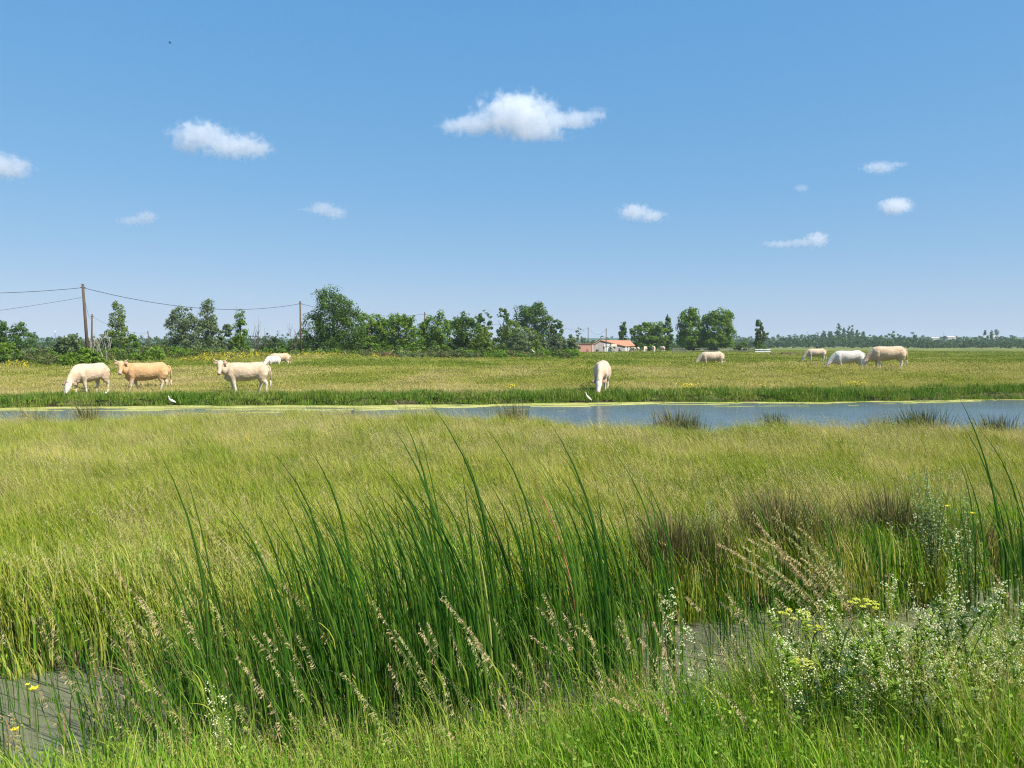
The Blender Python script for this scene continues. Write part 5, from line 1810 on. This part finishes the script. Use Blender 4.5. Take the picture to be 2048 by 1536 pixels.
# broadleaf herbs mixed in the near bank
def broad_mesh():
    m = MB()
    for k in range(7):
        h = random.uniform(.15, .34); bx, by = random.uniform(-.12, .12), random.uniform(-.12, .12)
        m.loft([((bx, by, 0), .002, .002), ((bx - .04, by, h), .001, .001)], 4, side=(0, 1, 0))
        for q in range(12):
            t = random.uniform(.2, 1); c = Vector((bx - .04 * t, by, h * t)); a = random.uniform(0, 6.28); L_ = random.uniform(.010, .022)
            d = Vector((math.cos(a), math.sin(a), random.uniform(-.1, .6))).normalized() * L_; e = d.orthogonal().normalized() * L_ * .32
            m.add([c, c + d * .5 + e, c + d, c + d * .5 - e], [(0, 1, 2, 3)])
    return m.mesh("herb_sprig", [M_herb])


xx = rng.uniform(-3.6, 4.2, 300)
Pb = np.stack([xx, rng.uniform(2.3, 4.6, 300), np.ones(300)], 1)
Pb = Pb[Pb[:, 1] < ditch_near(Pb[:, 0])]
do_scatter("bank_herbs", Pb, [broad_mesh() for _ in range(4)], "small leafy green herbs among the grass of the near bank", "herbs", lambda x, y: np.full(len(x), .5), .8, 1.3, rz=3.1)
# fern-like frond
root = empty("fern_frond", at(70, 1400, 3.9)); tag(root, "small fern like green frond over the water below the yellow flower", "plant")
m = MB(); m.loft([((0, 0, -.2), .002, .002), ((0, 0, 0), .002, .002), ((.06, 0, .012), .0015, .0015), ((.16, 0, -.01), .001, .001)], 4, side=(0, 1, 0)); m.build("stem", M_stem, root)
for k in range(14):
    t = k / 14
    q = MB(); c = Vector((.16 * t, 0, .012 * math.sin(t * 3)))
    L_ = .035 * (1 - t * .6)
    q.add([c, c + Vector((.005, -.002, -L_ * .5)), c + Vector((-.002, 0, -L_)), c + Vector((-.006, .002, -L_ * .5))], [(0, 1, 2, 3)]); q.build("leaflet", M_herb, root)


# ------------------------------------------------------------------ clouds
def cloud(name, px, py, D, lobes, label, dens=.03, sx=1.0, seed=0, edge=.5, wisp=.47, nscale=2.2):
    """lobes in pixels relative to (px,py): (dx,dy,rx,ry)"""
    k = D / F
    lobes = [(l[0] * .94, l[1], l[2] * 1.08, l[3] * 1.12) for l in lobes]
    dens *= .95
    xs0 = min(l[0] - l[2] for l in lobes) * 1.3; xs1 = max(l[0] + l[2] for l in lobes) * 1.3
    ys0 = min(-l[1] - l[3] for l in lobes) * 1.35; ys1 = max(-l[1] + l[3] for l in lobes) * 1.35
    c = at(px, py, D)
    mx_r = max(l[3] for l in lobes)
    dep = mx_r * k * 1.5
    m = MB()
    m.box(((xs0 + xs1) / 2 * k, 0, (ys0 + ys1) / 2 * k), ((xs1 - xs0) * k, dep * 2.4, (ys1 - ys0) * k))
    mat, t, out = new_mat(name + "_vapour")
    N, L = t.nodes, t.links
    tc = N.new("ShaderNodeTexCoord")
    vs = N.new("ShaderNodeVectorMath"); vs.operation = 'SCALE'; vs.inputs["Scale"].default_value = 1 / (k * mx_r)
    L.new(tc.outputs["Object"], vs.inputs[0])
    off = N.new("ShaderNodeVectorMath"); off.operation = 'ADD'; off.inputs[1].default_value = (seed * 3.7, seed * 1.3, seed * 5.1)
    L.new(vs.outputs[0], off.inputs[0])
    no = N.new("ShaderNodeTexNoise"); no.inputs["Scale"].default_value = nscale; no.inputs["Detail"].default_value = 6; no.inputs["Roughness"].default_value = .58
    no.inputs["Distortion"].default_value = .35
    L.new(off.outputs[0], no.inputs["Vector"])
    acc = None
    for (dx, dy, rx, ry) in lobes:
        sub = N.new("ShaderNodeVectorMath"); sub.operation = 'SUBTRACT'; sub.inputs[1].default_value = (dx / mx_r, 0, -dy / mx_r)
        L.new(vs.outputs[0], sub.inputs[0])
        mul = N.new("ShaderNodeVectorMath"); mul.operation = 'MULTIPLY'; mul.inputs[1].default_value = (mx_r / rx, 1 / max(1.2 * ry / mx_r, .3), mx_r / ry)
        L.new(sub.outputs[0], mul.inputs[0])
        ln = N.new("ShaderNodeVectorMath"); ln.operation = 'LENGTH'; L.new(mul.outputs[0], ln.inputs[0])
        inv = N.new("ShaderNodeMath"); inv.operation = 'SUBTRACT'; inv.inputs[0].default_value = 1; L.new(ln.outputs["Value"], inv.inputs[1])
        if acc is None: acc = inv.outputs[0]
        else:
            mx = N.new("ShaderNodeMath"); mx.operation = 'SMOOTH_MAX'; mx.inputs[2].default_value = .25
            L.new(acc, mx.inputs[0]); L.new(inv.outputs[0], mx.inputs[1]); acc = mx.outputs[0]
    nn = N.new("ShaderNodeMath"); nn.operation = 'MULTIPLY_ADD'; nn.inputs[1].default_value = wisp * 4; nn.inputs[2].default_value = -wisp * 2
    L.new(no.outputs[0], nn.inputs[0])
    ad = N.new("ShaderNodeMath"); ad.operation = 'ADD'; L.new(acc, ad.inputs[0]); L.new(nn.outputs[0], ad.inputs[1])
    mr = N.new("ShaderNodeMapRange"); mr.interpolation_type = 'SMOOTHSTEP'; mr.inputs[1].default_value = 0.05; mr.inputs[2].default_value = edge + .05; mr.inputs[3].default_value = 0; mr.inputs[4].default_value = dens
    L.new(ad.outputs[0], mr.inputs[0])
    # fade to nothing inside the box
    pv = N.new("ShaderNodeVolumePrincipled"); pv.inputs["Color"].default_value = (1, 1, 1, 1); pv.inputs["Anisotropy"].default_value = .3
    fd = N.new("ShaderNodeMath"); fd.operation = 'GREATER_THAN'; fd.inputs[1].default_value = -.28; L.new(acc, fd.inputs[0])
    fm = N.new("ShaderNodeMath"); fm.operation = 'MULTIPLY'; L.new(fd.outputs[0], fm.inputs[0]); L.new(mr.outputs[0], fm.inputs[1])
    L.new(fm.outputs[0], pv.inputs["Density"])
    L.new(pv.outputs[0], out.inputs["Volume"])
    o = m.build(name, mat, loc=c)
    tag(o, label, "cloud", "small fair weather clouds")
    return o


CL = 3600
cloud("cloud", 1035, 240, CL, [(0, -12, 85, 42), (-85, 10, 75, 22), (95, 0, 75, 20), (30, 22, 80, 22), (150, -8, 40, 10), (-130, 15, 35, 14)], "largest cloud, domed white with thin wings, high above the centre", .016, seed=1)
cloud("cloud", 440, 282, CL, [(-40, -12, 65, 28), (30, 10, 75, 26), (75, 15, 36, 20), (-65, 5, 38, 20)], "second largest cloud, slanting down to the right, upper left", .014, seed=2)
cloud("cloud", 8, 334, CL, [(0, 0, 60, 26), (-40, -5, 50, 28)], "cloud cut off by the left edge of the view", .014, seed=3)
cloud("cloud", 278, 439, CL * 1.3, [(-8, 2, 40, 10), (16, -5, 24, 12)], "small flat cloud lowest on the left", .012, seed=4)
cloud("cloud", 655, 421, CL * 1.3, [(-10, -3, 32, 15), (18, 5, 24, 13), (-45, -2, 18, 4)], "small cloud between the large pair, lower down", .011, seed=5)
cloud("cloud", 1284, 428, CL * 1.3, [(-16, -3, 34, 18), (20, 4, 30, 14)], "small bright cloud right of centre", .014, seed=6)
cloud("cloud", 1598, 482, CL * 1.4, [(-36, 6, 46, 8), (10, 3, 34, 9), (38, -3, 24, 16)], "thin flat trailing cloud with a small knob, lowest on the right", .012, seed=7)
cloud("cloud", 1792, 412, CL * 1.3, [(0, 0, 38, 19)], "small oval bright cloud at right", .015, seed=8, wisp=.35)
cloud("cloud", 1767, 333, CL * 1.3, [(-8, 2, 38, 13), (26, -4, 26, 6)], "faint stretched cloud above the oval one at right", .010, seed=9)
cloud("cloud", 1603, 376, CL * 1.3, [(0, 0, 17, 8)], "faint tiny puff left of the faint stretched cloud", .008, seed=10, wisp=.3)
cloud("cloud", 1195, 220, CL, [(0, 0, 26, 8)], "faint wisp off the right tip of the largest cloud", .006, seed=12, wisp=.3)

# ------------------------------------------------------------------ haze
HAZE = True
if HAZE:
    m = MB(); m.box((0, 1600, 23), (7600, 3300, 52))
    mat, t, out = new_mat("haze_air")
    pv = t.nodes.new("ShaderNodeVolumePrincipled"); pv.inputs["Color"].default_value = (.72, .86, 1.0, 1); pv.inputs["Density"].default_value = .00016
    t.links.new(pv.outputs[0], out.inputs["Volume"])
    tag(m.build("haze", mat), "thin pale blue air haze over the marsh", kind='stuff')
